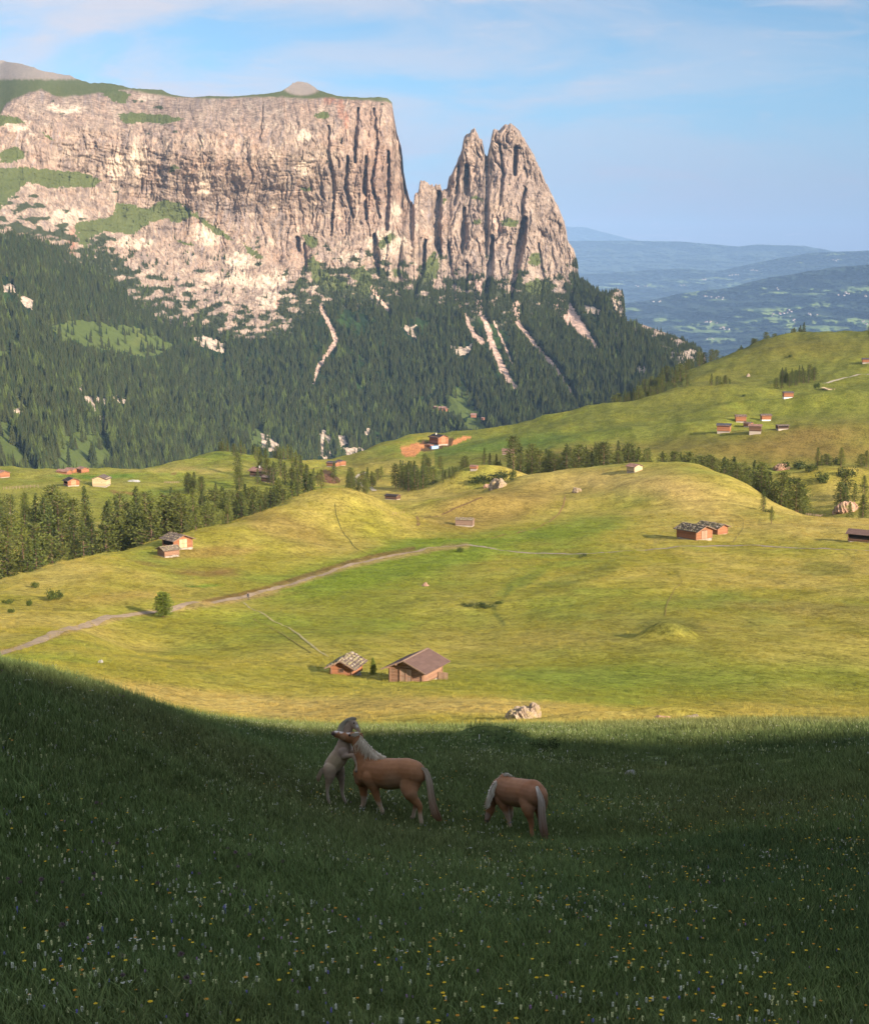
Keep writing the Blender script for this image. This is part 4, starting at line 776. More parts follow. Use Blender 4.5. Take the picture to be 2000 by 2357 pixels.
KIND = {'spruce': [tree_kind('spruce', 60 + k, FM['spruce']) for k in range(4)], 'pine': [tree_kind('pine', 70 + k, FM['pine']) for k in range(4)], 'larch': [tree_kind('larch', 80 + k, FM['larch']) for k in range(3)]}
KIND['dense'] = [tree_kind('pine', 91, FM['young'], n_br=260, per=10), tree_kind('spruce', 92, FM['young'], n_br=240, per=9)]
TREE_NAME = {'spruce': 'spruce_tree', 'pine': 'stone_pine', 'larch': 'larch_tree', 'dense': 'young_pine'}
def tree(p, h, kind, k, label, group=None, turn=0.0, fat=1.0):
    cm, tm = KIND[kind][k % len(KIND[kind])]
    e = bpy.data.objects.new(TREE_NAME[kind], None); link(e); e.location = p; e.rotation_euler = (0, 0, turn); e.scale = (h * fat, h * fat, h); e.empty_display_size = .1
    tag(e, label, 'tree', group); obj('crown', cm, e); obj('trunk', tm, e); return e
def wood(n, reg, hs, mix, label, group, seed, avoid=1.0):
    """Scatter n trees over a region: list of (u, d0, d1) defining a strip."""
    rng = random.Random(seed); us = [r[0] for r in reg]; placed = []; tries = 0
    while len(placed) < n and tries < n * 60:
        tries += 1; u = rng.uniform(us[0], us[-1]); d0 = np.interp(u, us, [r[1] for r in reg]); d1 = np.interp(u, us, [r[2] for r in reg]); d = rng.uniform(d0, d1); p = spot(u, d)
        if any((p.x - q.x) ** 2 + (p.y - q.y) ** 2 < (avoid * 3.2) ** 2 for q in placed): continue
        placed.append(p); side = ['left end', 'left half', 'middle', 'right half', 'right end'][min(4, int(5 * (u - us[0]) / (us[-1] - us[0] + 1e-6)))] if n > 7 else ('left' if u < (us[0] + us[-1]) / 2 else 'right'); rowp = ('front' if d < (d0 + d1) / 2 else 'back') if n > 12 else ''
        kind = rng.choices(list(mix), list(mix.values()))[0]; h = rng.uniform(*hs) * (1.1 if kind == 'spruce' else 1)
        tree(p, h * rng.uniform(.8, 1.05), kind, rng.randrange(4), {'spruce': 'dark spruce', 'pine': 'broad stone pine', 'larch': 'pale green larch'}[kind] + ', ' + (rowp + ' row, ' if rowp else '') + side + label[2:], group + ' (' + kind + ')', rng.uniform(0, 6.28), rng.uniform(.95, 1.35))
MX = {'pine': 3, 'spruce': 5, 'larch': 4}
wood(88, [(-60,455,640),(60,465,660),(150,470,660),(300,500,640),(420,530,640),(500,570,650)], (15, 21), MX, '%s of the dense left wood', 'trees of the left wood', 11)
wood(42, [(500,620,700),(620,640,720),(730,650,730)], (13, 17), MX, '%s of the wood behind the rounded hill', 'trees behind the rounded hill', 12)
wood(34, [(540,800,1000),(600,800,1050),(700,840,1050),(780,840,930)], (10, 14), MX, '%s of the wood below the farm', 'trees below the farm', 13)
wood(6, [(428,795,830),(468,795,830)], (9, 12), {'pine': 5, 'spruce': 1}, '%s of the round clump on the shelf', 'round clump on the shelf', 14, .7)
wood(6, [(488,750,790),(528,750,790)], (8, 11), {'pine': 5, 'spruce': 1}, '%s of the second clump on the shelf', 'second clump on the shelf', 15, .7)
wood(6, [(450,700,740),(500,700,740)], (9, 12), {'spruce': 4, 'larch': 1}, '%s of the trees under the shelf', 'trees at the shelf foot', 16, .8)
wood(16, [(908,800,840),(1000,800,860)], (11, 16), {'spruce': 4, 'pine': 5}, '%s of the clump behind the hollow hut', 'clump behind the hollow hut', 17, .8)
wood(4, [(978,905,930),(1018,905,930)], (9, 12), {'pine': 1}, '%s of the group above the compact clump', 'group above the clump', 18, .7)
wood(5, [(925,920,940),(950,920,940)], (6, 9), {'spruce': 1}, '%s of the little group above the compact clump', 'little dark spruces', 19, .6)
wood(5, [(852,850,930),(880,820,950)], (8, 11), {'pine': 2, 'larch': 2}, '%s of the trees beside the winding track', 'trees by the winding track', 20, .8)
wood(10, [(790,800,860),(850,790,840)], (8, 12), MX, '%s of the trees left of the winding track', 'trees of the hollow', 21, .8)
wood(6, [(1010,790,800),(1045,790,800)], (4, 6), {'spruce': 1}, '%s of the low row by the hollow hut', 'low dark row', 22, .5)
wood(5, [(1045,810,850),(1080,800,850)], (8, 11), {'pine': 1, 'larch': 1}, '%s of the loose group below the knoll', 'loose group below the knoll', 23, .8)
wood(8, [(1110,790,850),(1160,800,850)], (6, 9), MX, '%s of the trees on the bushy knoll', 'trees on the knoll', 24, .7)
wood(60, [(1165,800,850),(1250,800,860),(1340,800,880),(1430,800,880),(1530,800,860),(1600,790,840)], (13, 18), {'pine': 4, 'spruce': 4}, '%s of the long row behind the crest', 'long row behind the crest', 25, .9)
wood(52, [(1600,780,830),(1700,700,800),(1780,640,740),(1850,600,690)], (13, 19), {'pine': 3, 'spruce': 5}, '%s of the wood behind the right meadow', 'wood behind the right meadow', 26, .9)
wood(18, [(1870,760,850),(1960,680,850),(2060,680,830)], (10, 15), MX, '%s of the dark right dell', 'trees of the right dell', 27)
wood(3, [(1955,640,660),(1990,640,660)], (11, 14), {'larch': 1}, '%s of the larches above the boulder', 'larches above the boulder', 28)
wood(36, [(1410,1455,1520),(1500,1480,1600),(1585,1480,1540)], (13, 19), {'spruce': 3, 'pine': 3}, '%s of the dark copse by the mountain', 'copse at the mountain foot', 29)
wood(18, [(1420,1320,1400),(1520,1330,1420),(1590,1340,1400)], (8, 12), {'pine': 3, 'spruce': 1}, '%s of the lower rim of the copse', 'lower rim of the copse', 30)
wood(34, [(1625,1690,1740),(1700,1730,1790),(1760,1780,1830),(1840,1800,1840)], (13, 19), {'spruce': 4, 'pine': 2}, '%s of the upper right skyline row', 'skyline row', 31, .8)
wood(14, [(1470,1450,1560),(1640,1620,1720)], (12, 17), {'spruce': 3, 'pine': 2}, '%s of the trees above the copse', 'edge above the copse', 32)
wood(24, [(1778,1300,1380),(1830,1330,1400),(1870,1370,1420)], (10, 14), {'spruce': 3, 'pine': 1}, '%s of the slanting copse', 'slanting copse', 33, .8)
wood(7, [(1625,1270,1330),(1675,1290,1340)], (8, 11), {'pine': 1, 'spruce': 1}, '%s of the small clump mid slope', 'small clump on the upper slope', 34, .8)
wood(34, [(500,1120,1210),(600,1060,1200),(680,1050,1180)], (9, 14), MX, '%s of the trees behind the farm', 'trees behind the farm', 35)
wood(7, [(1065,1340,1400),(1115,1340,1400)], (9, 12), {'pine': 1}, '%s of the crest group by the site', 'group on the crest', 36, .8)
tree(hit(1757, 1176, 450, 760), 8.2, 'spruce', 1, 'lone dark spruce on the slope right of the slab roofed barns', fat=1.15)
tree(hit(376, 1421, 200, 420), 4.8, 'dense', 0, 'bushy bright green pine standing alone beside the gravel road', fat=1.55)
tree(hit(860, 1554, 150, 300), 2.6, 'dense', 1, 'small bright green conifer between the two nearest barns', fat=1.35)
tree(hit(2003, 778, 1200, 1900), 13, 'pine', 2, 'round tree on the skyline at the top right edge', fat=1.2)
tree(hit(1775, 1205, 450, 700), 6, 'larch', 1, 'small larch at the near end of the right wood')
def bush_mesh(seed):
    rng = np.random.default_rng(seed); V = []; Q = []; leaf = []
    lob = [(rng.normal(0, .38), rng.normal(0, .3), rng.uniform(.22, .5), rng.uniform(.22, .42)) for _ in range(7)]
    for _ in range(900):
        lx, ly, lz, lr = lob[rng.integers(7)]; d = rng.normal(0, 1, 3); d /= np.linalg.norm(d); c = np.array((lx, ly, lz)) + d * lr * rng.uniform(.6, 1.05); c[2] = abs(c[2]) * .9
        a = rng.normal(0, 1, 3); a /= np.linalg.norm(a); b = np.cross(a, d); b /= np.linalg.norm(b) + 1e-6; s = rng.uniform(.03, .07); k = len(V); lf = float(np.clip(rng.normal(.5, .25), 0, 1))
        for pt in (c - a * s, c + b * s * .6, c + a * s, c - b * s * .6): V.append(pt); leaf.append(lf)
        Q.append((k, k + 1, k + 2, k + 3))
    return np.array(V), np.array(Q), np.array(leaf)
BMAT = foliage_mat('shrub_leaves', (0.028, 0.048, 0.012), (0.10, 0.13, 0.028)); BDARK = foliage_mat('dwarf_pine_leaves', (0.018, 0.033, 0.012), (0.06, 0.085, 0.024))
BM = [np_mesh('leafy_shrub', *bush_mesh(5 + k)[:2], [BMAT], False, {'leaf': bush_mesh(5 + k)[2]}) for k in range(3)] + [np_mesh('dark_shrub', *bush_mesh(15)[:2], [BDARK], False, {'leaf': bush_mesh(15)[2]})]
def bush(u, v, w, h, k, label, d0=60, d1=2000, group=None):
    p = hit(u, v, d0, d1); o = obj('shrub', BM[k]); o.location = p - Vector((0, 0, .04)); s = w * p.y / F; hh = h * p.y / F; o.scale = (s / 1.5, s / 1.5, hh / .75); o.rotation_euler = (0, 0, u * .7); tag(o, label, 'bush', group); return o
bush(126, 1382, 46, 27, 0, 'large round shrub on the left hillside below the wood', 250)
bush(81, 1354, 22, 18, 1, 'shrub above and left of the large round shrub', 250)
bush(70, 1395, 24, 18, 2, 'pale shrub below left of the large round shrub', 250)
bush(16, 1390, 30, 12, 0, 'low flat shrub at the left edge of the hillside', 250)
bush(22, 1412, 22, 14, 2, 'small grey green shrub near the left edge under the low flat one', 230)
bush(1059, 1272, 17, 15, 1, 'small round bush where the gravel road bends', 300)
bush(1110, 1398, 44, 10, 3, 'low dark scrub spread along the brook', 240)
bush(1075, 1396, 26, 8, 3, 'left end of the low dark scrub by the brook', 240)
bush(1150, 1390, 24, 7, 1, 'green scrub at the right end of the brook thicket', 240)
bush(1252, 1730, 62, 34, 3, 'dark juniper bush in the shade behind the grazing horse', 30)
bush(1290, 1727, 40, 8, 3, 'low dark shrub right of the juniper in the shade', 30)
bush(1145, 1108, 60, 26, 3, 'wide dark thicket covering the knoll', 600)
bush(1100, 1112, 40, 22, 3, 'dark thicket on the left flank of the knoll', 600)
bush(1180, 1104, 18, 30, 1, 'green bush on the right flank of the knoll', 600)
bush(1818, 822, 9, 7, 0, 'single bush high on the upper meadow below the skyline row', 900)
bush(1711, 913, 10, 7, 0, 'single bush left of the lone orange hut', 900)
bush(1768, 1180, 26, 8, 3, 'low shrub at the foot of the lone dark spruce', 450)
bush(1343, 1282, 28, 7, 3, 'low shrub at the edge of the narrow gravel path', 300)
bush(1820, 1165, 12, 10, 0, 'small bush below the right wood', 450)
bush(1880, 896, 18, 18, 0, 'bush beside the pale ramp on the far slope', 900)
for k, (u, v, w, h) in enumerate([(1750,1095,40,18),(1830,1080,50,22),(1870,1085,30,20),(1920,1070,40,20),(1890,1110,40,26),(1950,1100,40,30),(1820,1112,36,16)]):
    bush(u, v, w, h, 3 if k % 2 else 1, 'scrub in the shaded dell of the right wood', 640, 1000, 'scrub of the right dell')
# ---------------------------------------------------------------- hay barns and huts
class MB:
    """Collects boxes and prisms into one mesh; each carries a material slot."""
    def __init__(self): self.v = []; self.f = []; self.m = []
    def add(self, V, Fs, m=0):
        b = len(self.v); self.v += [tuple(x) for x in V]; self.f += [tuple(b + i for i in f) for f in Fs]; self.m += [m] * len(Fs)
    def box(self, c, s, m=0, rot=None):
        cx, cy, cz = c; sx, sy, sz = (k / 2 for k in s); V = [Vector((x * sx, y * sy, z * sz)) for z in (-1, 1) for y in (-1, 1) for x in (-1, 1)]
        if rot is not None: V = [rot @ p for p in V]
        self.add([p + Vector(c) for p in V], [(0, 2, 3, 1), (4, 5, 7, 6), (0, 1, 5, 4), (2, 6, 7, 3), (0, 4, 6, 2), (1, 3, 7, 5)], m)
    def log(self, a, b, r, m=0, sides=6, rng=None):
        a = Vector(a); b = Vector(b); t = (b - a).normalized(); up = Vector((0, 0, 1)) if abs(t.z) < .9 else Vector((1, 0, 0)); s = t.cross(up).normalized(); w = s.cross(t); j = (rng.uniform(-.012, .012) if rng else 0)
        V = []; n = sides
        for p, rr in ((a, r), (b, r * .96)):
            for k in range(n): an = 2 * math.pi * (k + .5) / n; V.append(p + s * rr * math.cos(an) + w * (rr * math.sin(an) + j))
        self.add(V, [(k, (k + 1) % n, n + (k + 1) % n, n + k) for k in range(n)] + [tuple(range(n))[::-1], tuple(range(n, 2 * n))], m)
    def mesh(self, name, mats):
        me = bpy.data.meshes.new(name); me.from_pydata(self.v, [], self.f); me.polygons.foreach_set('material_index', self.m)
        for x in mats: me.materials.append(x)
        me.update(); return me
def wood_mat(name, a, b, c, scale=(1, 1, 1)):
    M = NT(name); p = M.coord((1.2, 1.2, 9)); q = M.coord((.7, .7, .7)); n = M.noise(2.5, 5, .7, p); n2 = M.noise(1.6, 4, .6, q); g = M.n('ShaderNodeNewGeometry')
    k = M.mix(M.rng(n, .3, .7), a, b); k = M.mix(M.rng(n2, .52, .75, 0, .7), k, c); k = M.mix(M.math('MULTIPLY', g.outputs['Random Per Island'], .5), k, tuple(x * .55 for x in a))
    return M.done(k, M.bump(n, .5, .03), .9, .1)
W = {'orange': wood_mat('sun_burnt_larch_logs', (.34, .145, .075), (.48, .235, .130), (.24, .16, .12)), 'brown': wood_mat('weathered_brown_logs', (.30, .165, .11), (.44, .28, .19), (.34, .26, .20)), 'grey': wood_mat('silver_grey_logs', (.24, .16, .12), (.36, .26, .20), (.16, .12, .10)),
     'dark': wood_mat('dark_logs', (.14, .08, .055), (.22, .135, .09), (.14, .11, .09)), 'pale': wood_mat('fresh_pale_boards', (.62, .46, .28), (.72, .58, .38), (.55, .40, .24)), 'door': wood_mat('bleached_door_boards', (.38, .25, .18), (.52, .38, .28), (.30, .2, .15))}
def roof_mat(name, a, b, spot, amt):
    M = NT(name); g = M.n('ShaderNodeNewGeometry'); p = M.coord((1, 1, 1)); n = M.noise(1.3, 5, .7, p)
    k = M.mix(g.outputs['Random Per Island'], a, b); k = M.mix(M.rng(n, .62 - amt, .74 - amt, 0, .9), k, spot); return M.done(k, M.bump(M.noise(7, 4, .7, p), .5, .03), .85, .15)
RF = {'shingle': roof_mat('old_grey_shingles', (.07, .055, .052), (.19, .145, .125), (.42, .37, .22), .06), 'plain': roof_mat('brown_board_roof', (.125, .080, .068), (.155, .10, .085), (.17, .12, .10), .02),
      'slab': roof_mat('black_shingles', (.022, .02, .022), (.05, .043, .043), (.06, .055, .05), 0), 'slate': roof_mat('dark_slate', (.05, .055, .07), (.08, .085, .10), (.10, .10, .11), 0), 'red': roof_mat('reddish_shingles', (.20, .11, .085), (.32, .19, .15), (.16, .12, .10), 0)}
STONE = NT('field_stone'); STONE = STONE.done(STONE.mix(STONE.noise(4, 5, .7, STONE.coord((1, 1, 1))), (.30, .25, .21), (.48, .42, .36)), STONE.bump(STONE.noise(5, 5, .7), .6, .1), .9)
LICHEN = NT('lichen_battens'); LICHEN = LICHEN.done(LICHEN.mix(LICHEN.noise(5, 4, .7, LICHEN.coord((1, 1, 1))), (.26, .235, .17), (.40, .34, .15)), None, .9)
WHITE = NT('whitewash'); WHITE = WHITE.done((.78, .74, .68), None, .8); HOLLOW = NT('dark_interior'); HOLLOW = HOLLOW.done((.02, .015, .012), None, .9)
def barn(u, v, yaw, w, l, h, label, wall='brown', roof='shingle', pitch=25, over=(.7, .8), logs=None, door='front', plinth=.35, base='stone', name='hay_barn', d0=120, d1=2200, pos=None, stones=0, battens=0, gable_boards=True, seed=0, group=None, open_side=False, sink=0.0, window=None, chimney=False, small=False):
    rng = random.Random(seed + int(u)); p = pos if pos is not None else hit(u, v, d0, d1); e = bpy.data.objects.new(name, None); link(e); a = R(yaw); e.empty_display_size = .2
    # (u, v) marks the foot of the wall nearest the camera: shift back by half the depth along the view
    back = (w * abs(math.sin(a)) + l * abs(math.cos(a))) / 2
    if pos is None: p = Vector((p.x * (1 + back / p.y), p.y + back, 0)); p.z = float(height(p.x, p.y))
    e.location = (p.x, p.y, p.z - sink); e.rotation_euler = (0, 0, a); tag(e, label, 'house' if name in ('farmhouse', 'house') else 'barn', group)
    lh = logs or max(.2, h / 9); n = max(4, int(round(h / lh))); lh = h / n; tp = math.tan(R(pitch)); wl = MB()
    zs = max(.0, plinth)
    low = min(float(height(p.x + dx * math.cos(a) - dy * math.sin(a), p.y + dx * math.sin(a) + dy * math.cos(a))) for dx in (-w / 2, w / 2) for dy in (-l / 2, l / 2)) - p.z
    pl = MB()
    if low < 0 or plinth > 0:
        bh = zs - low + .25; 
        for k in range(26 if not small else 0):
            s = rng.uniform(.3, .55); side = k % 4; f = rng.uniform(-.5, .5); c = {0: (f * w, -l / 2 - .02), 1: (w / 2 + .02, f * l), 2: (f * w, l / 2), 3: (-w / 2, f * l)}[side]; pl.box((c[0], c[1], rng.uniform(low, zs) - .1), (s, s, s * .7), 0, Matrix.Rotation(rng.uniform(0, 3), 3, Vector((rng.random(), rng.random(), 1)).normalized()))
        pl.box((0, 0, zs - bh / 2), (w - .06, l - .06, bh), 0); f = obj('foundation', pl.mesh('foundation', [WHITE if base == 'white' else STONE]), e)
    r = lh * .56; ext = .18 if not small else .05
    for k in range(n):
        z = zs + lh * (k + .5)
        for sy in (-1, 1):
            if sy == -1 and door == 'front':
                dw = w * .36; wl.log((-w / 2 - ext - rng.uniform(0, .06), sy * l / 2, z), (-dw / 2, sy * l / 2, z), r, 0, rng=rng); wl.log((dw / 2, sy * l / 2, z), (w / 2 + ext + rng.uniform(0, .06), sy * l / 2, z), r, 0, rng=rng)
            else: wl.log((-w / 2 - ext - rng.uniform(0, .06), sy * l / 2, z), (w / 2 + ext + rng.uniform(0, .06), sy * l / 2, z), r, 0, rng=rng)
        for sx in (-1, 1):
            if open_side and sx == -1 and .15 * n < k < .85 * n: continue
            wl.log((sx * w / 2, -l / 2 - ext, z + lh * .5), (sx * w / 2, l / 2 + ext, z + lh * .5), r, 0, rng=rng)
    wl.box((0, 0, zs + h / 2), (w - .12, l - .12, h - .04), 1)
    k = 0
    while True:                                                   # the gable triangles, log by log
        z = zs + h + lh * (k + .5); half = w / 2 - (z + lh * .5 - zs - h) / tp
        if half < .12: break
        for sy in (-1, 1): wl.log((-half, sy * (l / 2), z), (half, sy * (l / 2), z), r, 0, rng=rng)
        k += 1
    obj('wall', wl.mesh('wall', [W[wall], HOLLOW]), e)
    # roof: deck, shingle courses, battens and weight stones
    rf = MB(); ox, oy = over; half = w / 2 + ox; sl = half / math.cos(R(pitch)); ridge = zs + h + w / 2 * tp + .14
    for sx in (-1, 1):
        rot = Matrix.Rotation(sx * R(pitch), 3, 'Y'); mid = Vector((sx * half / 2, 0, ridge - half * tp / 2)); rf.box(mid + rot @ Vector((0, 0, -.05)), (sl, l + 2 * oy, .09), 2, rot)
        rows = max(4, int(sl / .42)); cols = max(5, int((l + 2 * oy) / (.34 if roof != 'plain' else 1.1)))
        if small: rows = max(3, rows // 2); cols = max(4, cols // 2)
        for i in range(rows):
            t = (i + .5) / rows - .5; 
            for j in range(cols):
                y = ((j + .5) / cols - .5) * (l + 2 * oy); jit = 0 if roof == 'plain' else rng.uniform(-.02, .03)
                tl = Matrix.Rotation(sx * (R(pitch) - .035), 3, 'Y'); rf.box(mid + rot @ Vector((sx * t * sl, y, .018 + jit)), (sl / rows * 1.12 + rng.uniform(-.02, .05) * (roof != 'plain'), (l + 2 * oy) / cols * .985, .03 + .02 * (roof != 'plain')), 0, tl)
        for b in range(battens):
            t = (b + .5) / battens - .5; rf.log(mid + rot @ Vector((t * sl, -l / 2 - oy - .1, .09)), mid + rot @ Vector((t * sl, l / 2 + oy + .1, .09)), .035, 3)
        for b in range(stones):
            t = (rng.randrange(max(battens, 4)) + .5) / max(battens, 4) - .5; y = rng.uniform(-.48, .48) * (l + 2 * oy); s = rng.uniform(.16, .34); rf.box(mid + rot @ Vector((t * sl - sx * .06, y, .12)), (s, s * rng.uniform(.8, 1.5), .12), 3 if rng.random() < .6 else 1, rot @ Matrix.Rotation(rng.uniform(0, 3), 3, 'Z'))
        for sy in (-1, 1): rf.box(mid + rot @ Vector((0, sy * (l / 2 + oy + .02), -.02)), (sl, .05, .17), 2, rot)
    rf.box((0, 0, ridge + .03), (.3, l + 2 * oy, .06), 2)
    ro = obj('roof', rf.mesh('roof', [RF[roof], STONE, W['grey'], LICHEN]), e)
    if chimney:
        c = MB(); c.box((-.2 * w, .1 * l, ridge + .25), (.6, .6, 1.3), 0); c.box((-.2 * w, .1 * l, ridge + .95), (.8, .8, .12), 0); obj('chimney', c.mesh('chimney', [WHITE]), ro)
    # purlins under the eaves
    if not small:
        pu = MB()
        for fx in (-.5, -.25, 0, .25, .5): pu.log((fx * w, -l / 2 - oy * .9, ridge - .2 - abs(fx) * w * tp), (fx * w, l / 2 + oy * .9, ridge - .2 - abs(fx) * w * tp), .08, 0)
        for sx in (-1, 1): pu.box((sx * (w / 2 - .04), -l / 2 - .16, zs + h / 2), (.14, .1, h), 0)
        obj('roof_beam', pu.mesh('roof_beam', [W['brown']]), e)
    if door in ('front', 'pale', 'side'):
        d = MB(); dw = w * .36 if door != 'pale' else w * .42; dh = h * (.98 if door != 'pale' else 1.05); nb = 9
        for k in range(nb):
            x = ((k + .5) / nb - .5) * dw
            if door == 'side': d.box((w / 2 + .14, x, zs + dh * .5), (.05, dw / nb * .92, dh + rng.uniform(-.04, .04)), 0)
            else: d.box((x, -l / 2 - .13 - rng.uniform(0, .015), zs + dh * .5), (dw / nb * .92, .05, dh + rng.uniform(-.04, .04)), 0)
        do = obj('door', d.mesh('door', [W['pale' if door == 'pale' else 'door']]), e)
        if door != 'side' and not small:
            fr = MB()
            for sx in (-1, 0, 1): fr.box((sx * dw / 2, -l / 2 - .19, zs + dh / 2), (.11, .06, dh + .1), 0)
            for z in (.04, .5, .98): fr.box((0, -l / 2 - .185, zs + dh * z), (dw, .045, .09), 0)
            obj('door_frame', fr.mesh('door_frame', [W['brown']]), do)
    if window:
        for (wx, wz) in window:
            wn = MB(); wn.box((wx, -l / 2 - .14, zs + wz), (.55, .05, .45), 1); [wn.box((wx + dx, -l / 2 - .17, zs + wz + dz), (sx_, .05, sz_), 0) for dx, dz, sx_, sz_ in ((-.3, 0, .07, .6), (.3, 0, .07, .6), (0, .26, .67, .07), (0, -.26, .67, .07), (0, 0, .04, .5))]
            obj('window', wn.mesh('window', [W['brown'], HOLLOW]), e)
    return e
# the two nearest, in the sunny meadow
b1 = barn(957, 1570, -25, 4.9, 5.8, 2.15, 'large hay barn with a plain brown board roof, nearest on the sunny meadow', 'brown', 'plain', 24, (.95, 1.0), logs=.21, plinth=.25, d0=150, d1=320, seed=1)
fr = MB()
for k in range(6): fr.box((2.45 + .12 + .22 + k * .24, 2.0 - .5, .55 + (k % 2) * .05), (.21, .05, 1.25 - .06 * (k % 3)), 0)
fr.box((3.3, 1.53, .85), (1.5, .04, .09), 0); fr.box((3.3, 1.53, .35), (1.5, .04, .09), 0); obj('gate', fr.mesh('gate', [W['door']]), b1)
barn(797, 1556, -15, 3.1, 3.9, 1.55, 'small orange hay barn under a lichen spotted shingle roof, left of the young conifer', 'orange', 'shingle', 27, (.75, .85), logs=.19, door=None, plinth=.12, d0=150, d1=320, stones=30, battens=5, seed=2, window=[(0, 1.0)])
barn(409, 1268, 42, 6.0, 5.6, 2.5, 'larger barn with pale double door on the left hillside, grey shingles', 'orange', 'shingle', 22, (.8, 1.0), logs=.3, door='pale', d0=300, d1=520, seed=3, stones=20, battens=4, open_side=True)
barn(388, 1285, -50, 3.6, 4.3, 1.7, 'smaller weathered barn in front of the one with the pale double door', 'brown', 'shingle', 22, (.6, .7), logs=.28, door=None, d0=300, d1=520, seed=4, stones=16, battens=4)
barn(1598, 1244, 40, 7.4, 7.6, 2.7, 'front barn of the pair with black roofs dotted by pale stones', 'orange', 'slab', 20, (.8, 1.1), logs=.3, door='front', d0=330, d1=560, seed=5, stones=70, battens=7)
q = hit(1598, 1244, 330, 560); barn(1640, 1232, 40, 4.8, 8.0, 2.3, 'rear barn of the pair with black roofs dotted by pale stones', 'orange', 'slab', 20, (.8, 1.0), logs=.3, door=None, d0=330, d1=560, seed=6, stones=60, battens=7, pos=None)
barn(1985, 1250, 58, 5.2, 7.2, 2.3, 'open fronted dark barn with a plain pinkish brown roof at the right edge', 'dark', 'plain', 20, (.6, .8), logs=.3, door='front', d0=330, d1=560, seed=7, open_side=True)
barn(1070, 1213, 80, 4.3, 6.2, 1.9, 'squat silvery log hut in the saddle between the two rounded hills', 'grey', 'shingle', 14, (.3, .3), logs=.24, door=None, d0=480, d1=640, seed=8, stones=24, battens=4)
barn(1460, 1088, 40, 5.0, 4.6, 2.2, 'lone small hut on the crest in front of the long tree row', 'pale', 'red', 20, (.6, .7), logs=.3, door='side', d0=600, d1=790, seed=9, small=True)
sm = dict(small=True, d0=700, d1=2200)
barn(1666, 997, 72, 6.2, 8.2, 4.0, 'tall orange barn with a slate roof, leftmost of the hamlet on the far slope', 'orange', 'slate', 20, (.9, .8), logs=.5, door='side', seed=10, **sm)
barn(1704, 973, 86, 5.2, 7.0, 3.7, 'tall orange barn with a grey roof at the top of the hamlet', 'orange', 'shingle', 20, (.8, .7), logs=.5, door='side', seed=11, **sm)
barn(1762, 969, 92, 4.8, 6.4, 2.9, 'orange barn with a white base at the right of the hamlet', 'orange', 'shingle', 20, (.7, .8), logs=.5, door='side', plinth=.8, base='white', seed=12, **sm)
barn(1722, 984, 50, 4.0, 5.0, 2.0, 'small low hut between the bigger barns of the hamlet', 'orange', 'shingle', 20, (.6, .6), logs=.5, door=None, seed=13, **sm)
barn(1738, 1000, 75, 5.6, 7.4, 3.4, 'dark barn on a pale stone base, lowest of the hamlet', 'dark', 'red', 18, (.8, .8), logs=.5, door='side', plinth=1.5, seed=14, **sm)
barn(1800, 989, 100, 4.2, 7.0, 1.9, 'long low dark shed at the right end of the hamlet', 'dark', 'shingle', 14, (.5, .5), logs=.5, door=None, seed=15, open_side=True, **sm)
barn(1813, 917, 90, 5.2, 7.0, 3.2, 'lone orange hut with slate roof and white base below the slanting copse', 'orange', 'slate', 18, (.7, .6), logs=.5, door='side', plinth=.9, base='white', seed=16, **sm)
barn(1995, 836, 80, 6, 8.5, 3.0, 'orange hut high on the upper slope at the right edge', 'orange', 'slate', 18, (.7, .7), logs=.5, door='side', seed=17, **sm)
barn(1508, 899, 70, 4, 5.5, 2.6, 'tiny hut half hidden above the dark copse', 'brown', 'slab', 20, (.6, .6), logs=.5, door='side', seed=18, **sm)
barn(165, 1121, 36, 6.6, 5.6, 2.7, 'orange barn with a pale door on the left shelf meadow', 'orange', 'slab', 22, (.9, 1.0), logs=.4, door='pale', seed=19, small=True, d0=700, d1=1200, open_side=True)
barn(234, 1122, -6, 7.6, 7.6, 3.9, 'cream boarded barn with a pale wall, right of the orange one on the shelf', 'pale', 'shingle', 22, (1.0, .8), logs=.5, door=None, seed=20, d0=700, d1=1200, small=True, window=[(1.5, 2.0), (-1, 3.2)])
barn(148, 1091, 70, 5, 7, 2.4, 'first of three low reddish roofed huts along the rim of the shelf', 'orange', 'red', 20, (.8, .8), logs=.5, door=None, seed=21, sink=1.2, **sm)
barn(165, 1089, 60, 5, 6, 2.6, 'middle one of three low reddish roofed huts along the rim of the shelf', 'orange', 'red', 20, (.8, .8), logs=.5, door=None, seed=22, sink=1.0, **sm)
barn(191, 1089, 40, 5, 6, 2.8, 'rightmost of three low reddish roofed huts along the rim of the shelf', 'orange', 'red', 20, (.8, .8), logs=.5, door=None, seed=23, sink=1.0, **sm)
barn(5, 1101, 40, 6, 8, 2.8, 'reddish barn cut by the left edge of the picture on the shelf', 'orange', 'red', 20, (.8, .8), logs=.5, door=None, seed=24, **sm)
barn(606, 1098, 62, 9, 13, 3.2, 'brown roofed farm with a broad roof at the right end of the shelf', 'dark', 'red', 20, (1.2, 1.2), logs=.6, door='side', seed=25, name='farmhouse', chimney=True, small=True, d0=800, d1=1200)
barn(618, 1112, 55, 5, 6.5, 2.5, 'small dark hut just below the brown roofed farm', 'dark', 'shingle', 18, (.6, .6), logs=.5, door='side', seed=26, small=True, d0=750, d1=1200)
barn(904, 1151, 62, 4, 6.2, 1.6, 'low hut with a black roof in the green hollow', 'dark', 'slab', 16, (.5, .5), logs=.4, door=None, seed=27, small=True, d0=650, d1=950)
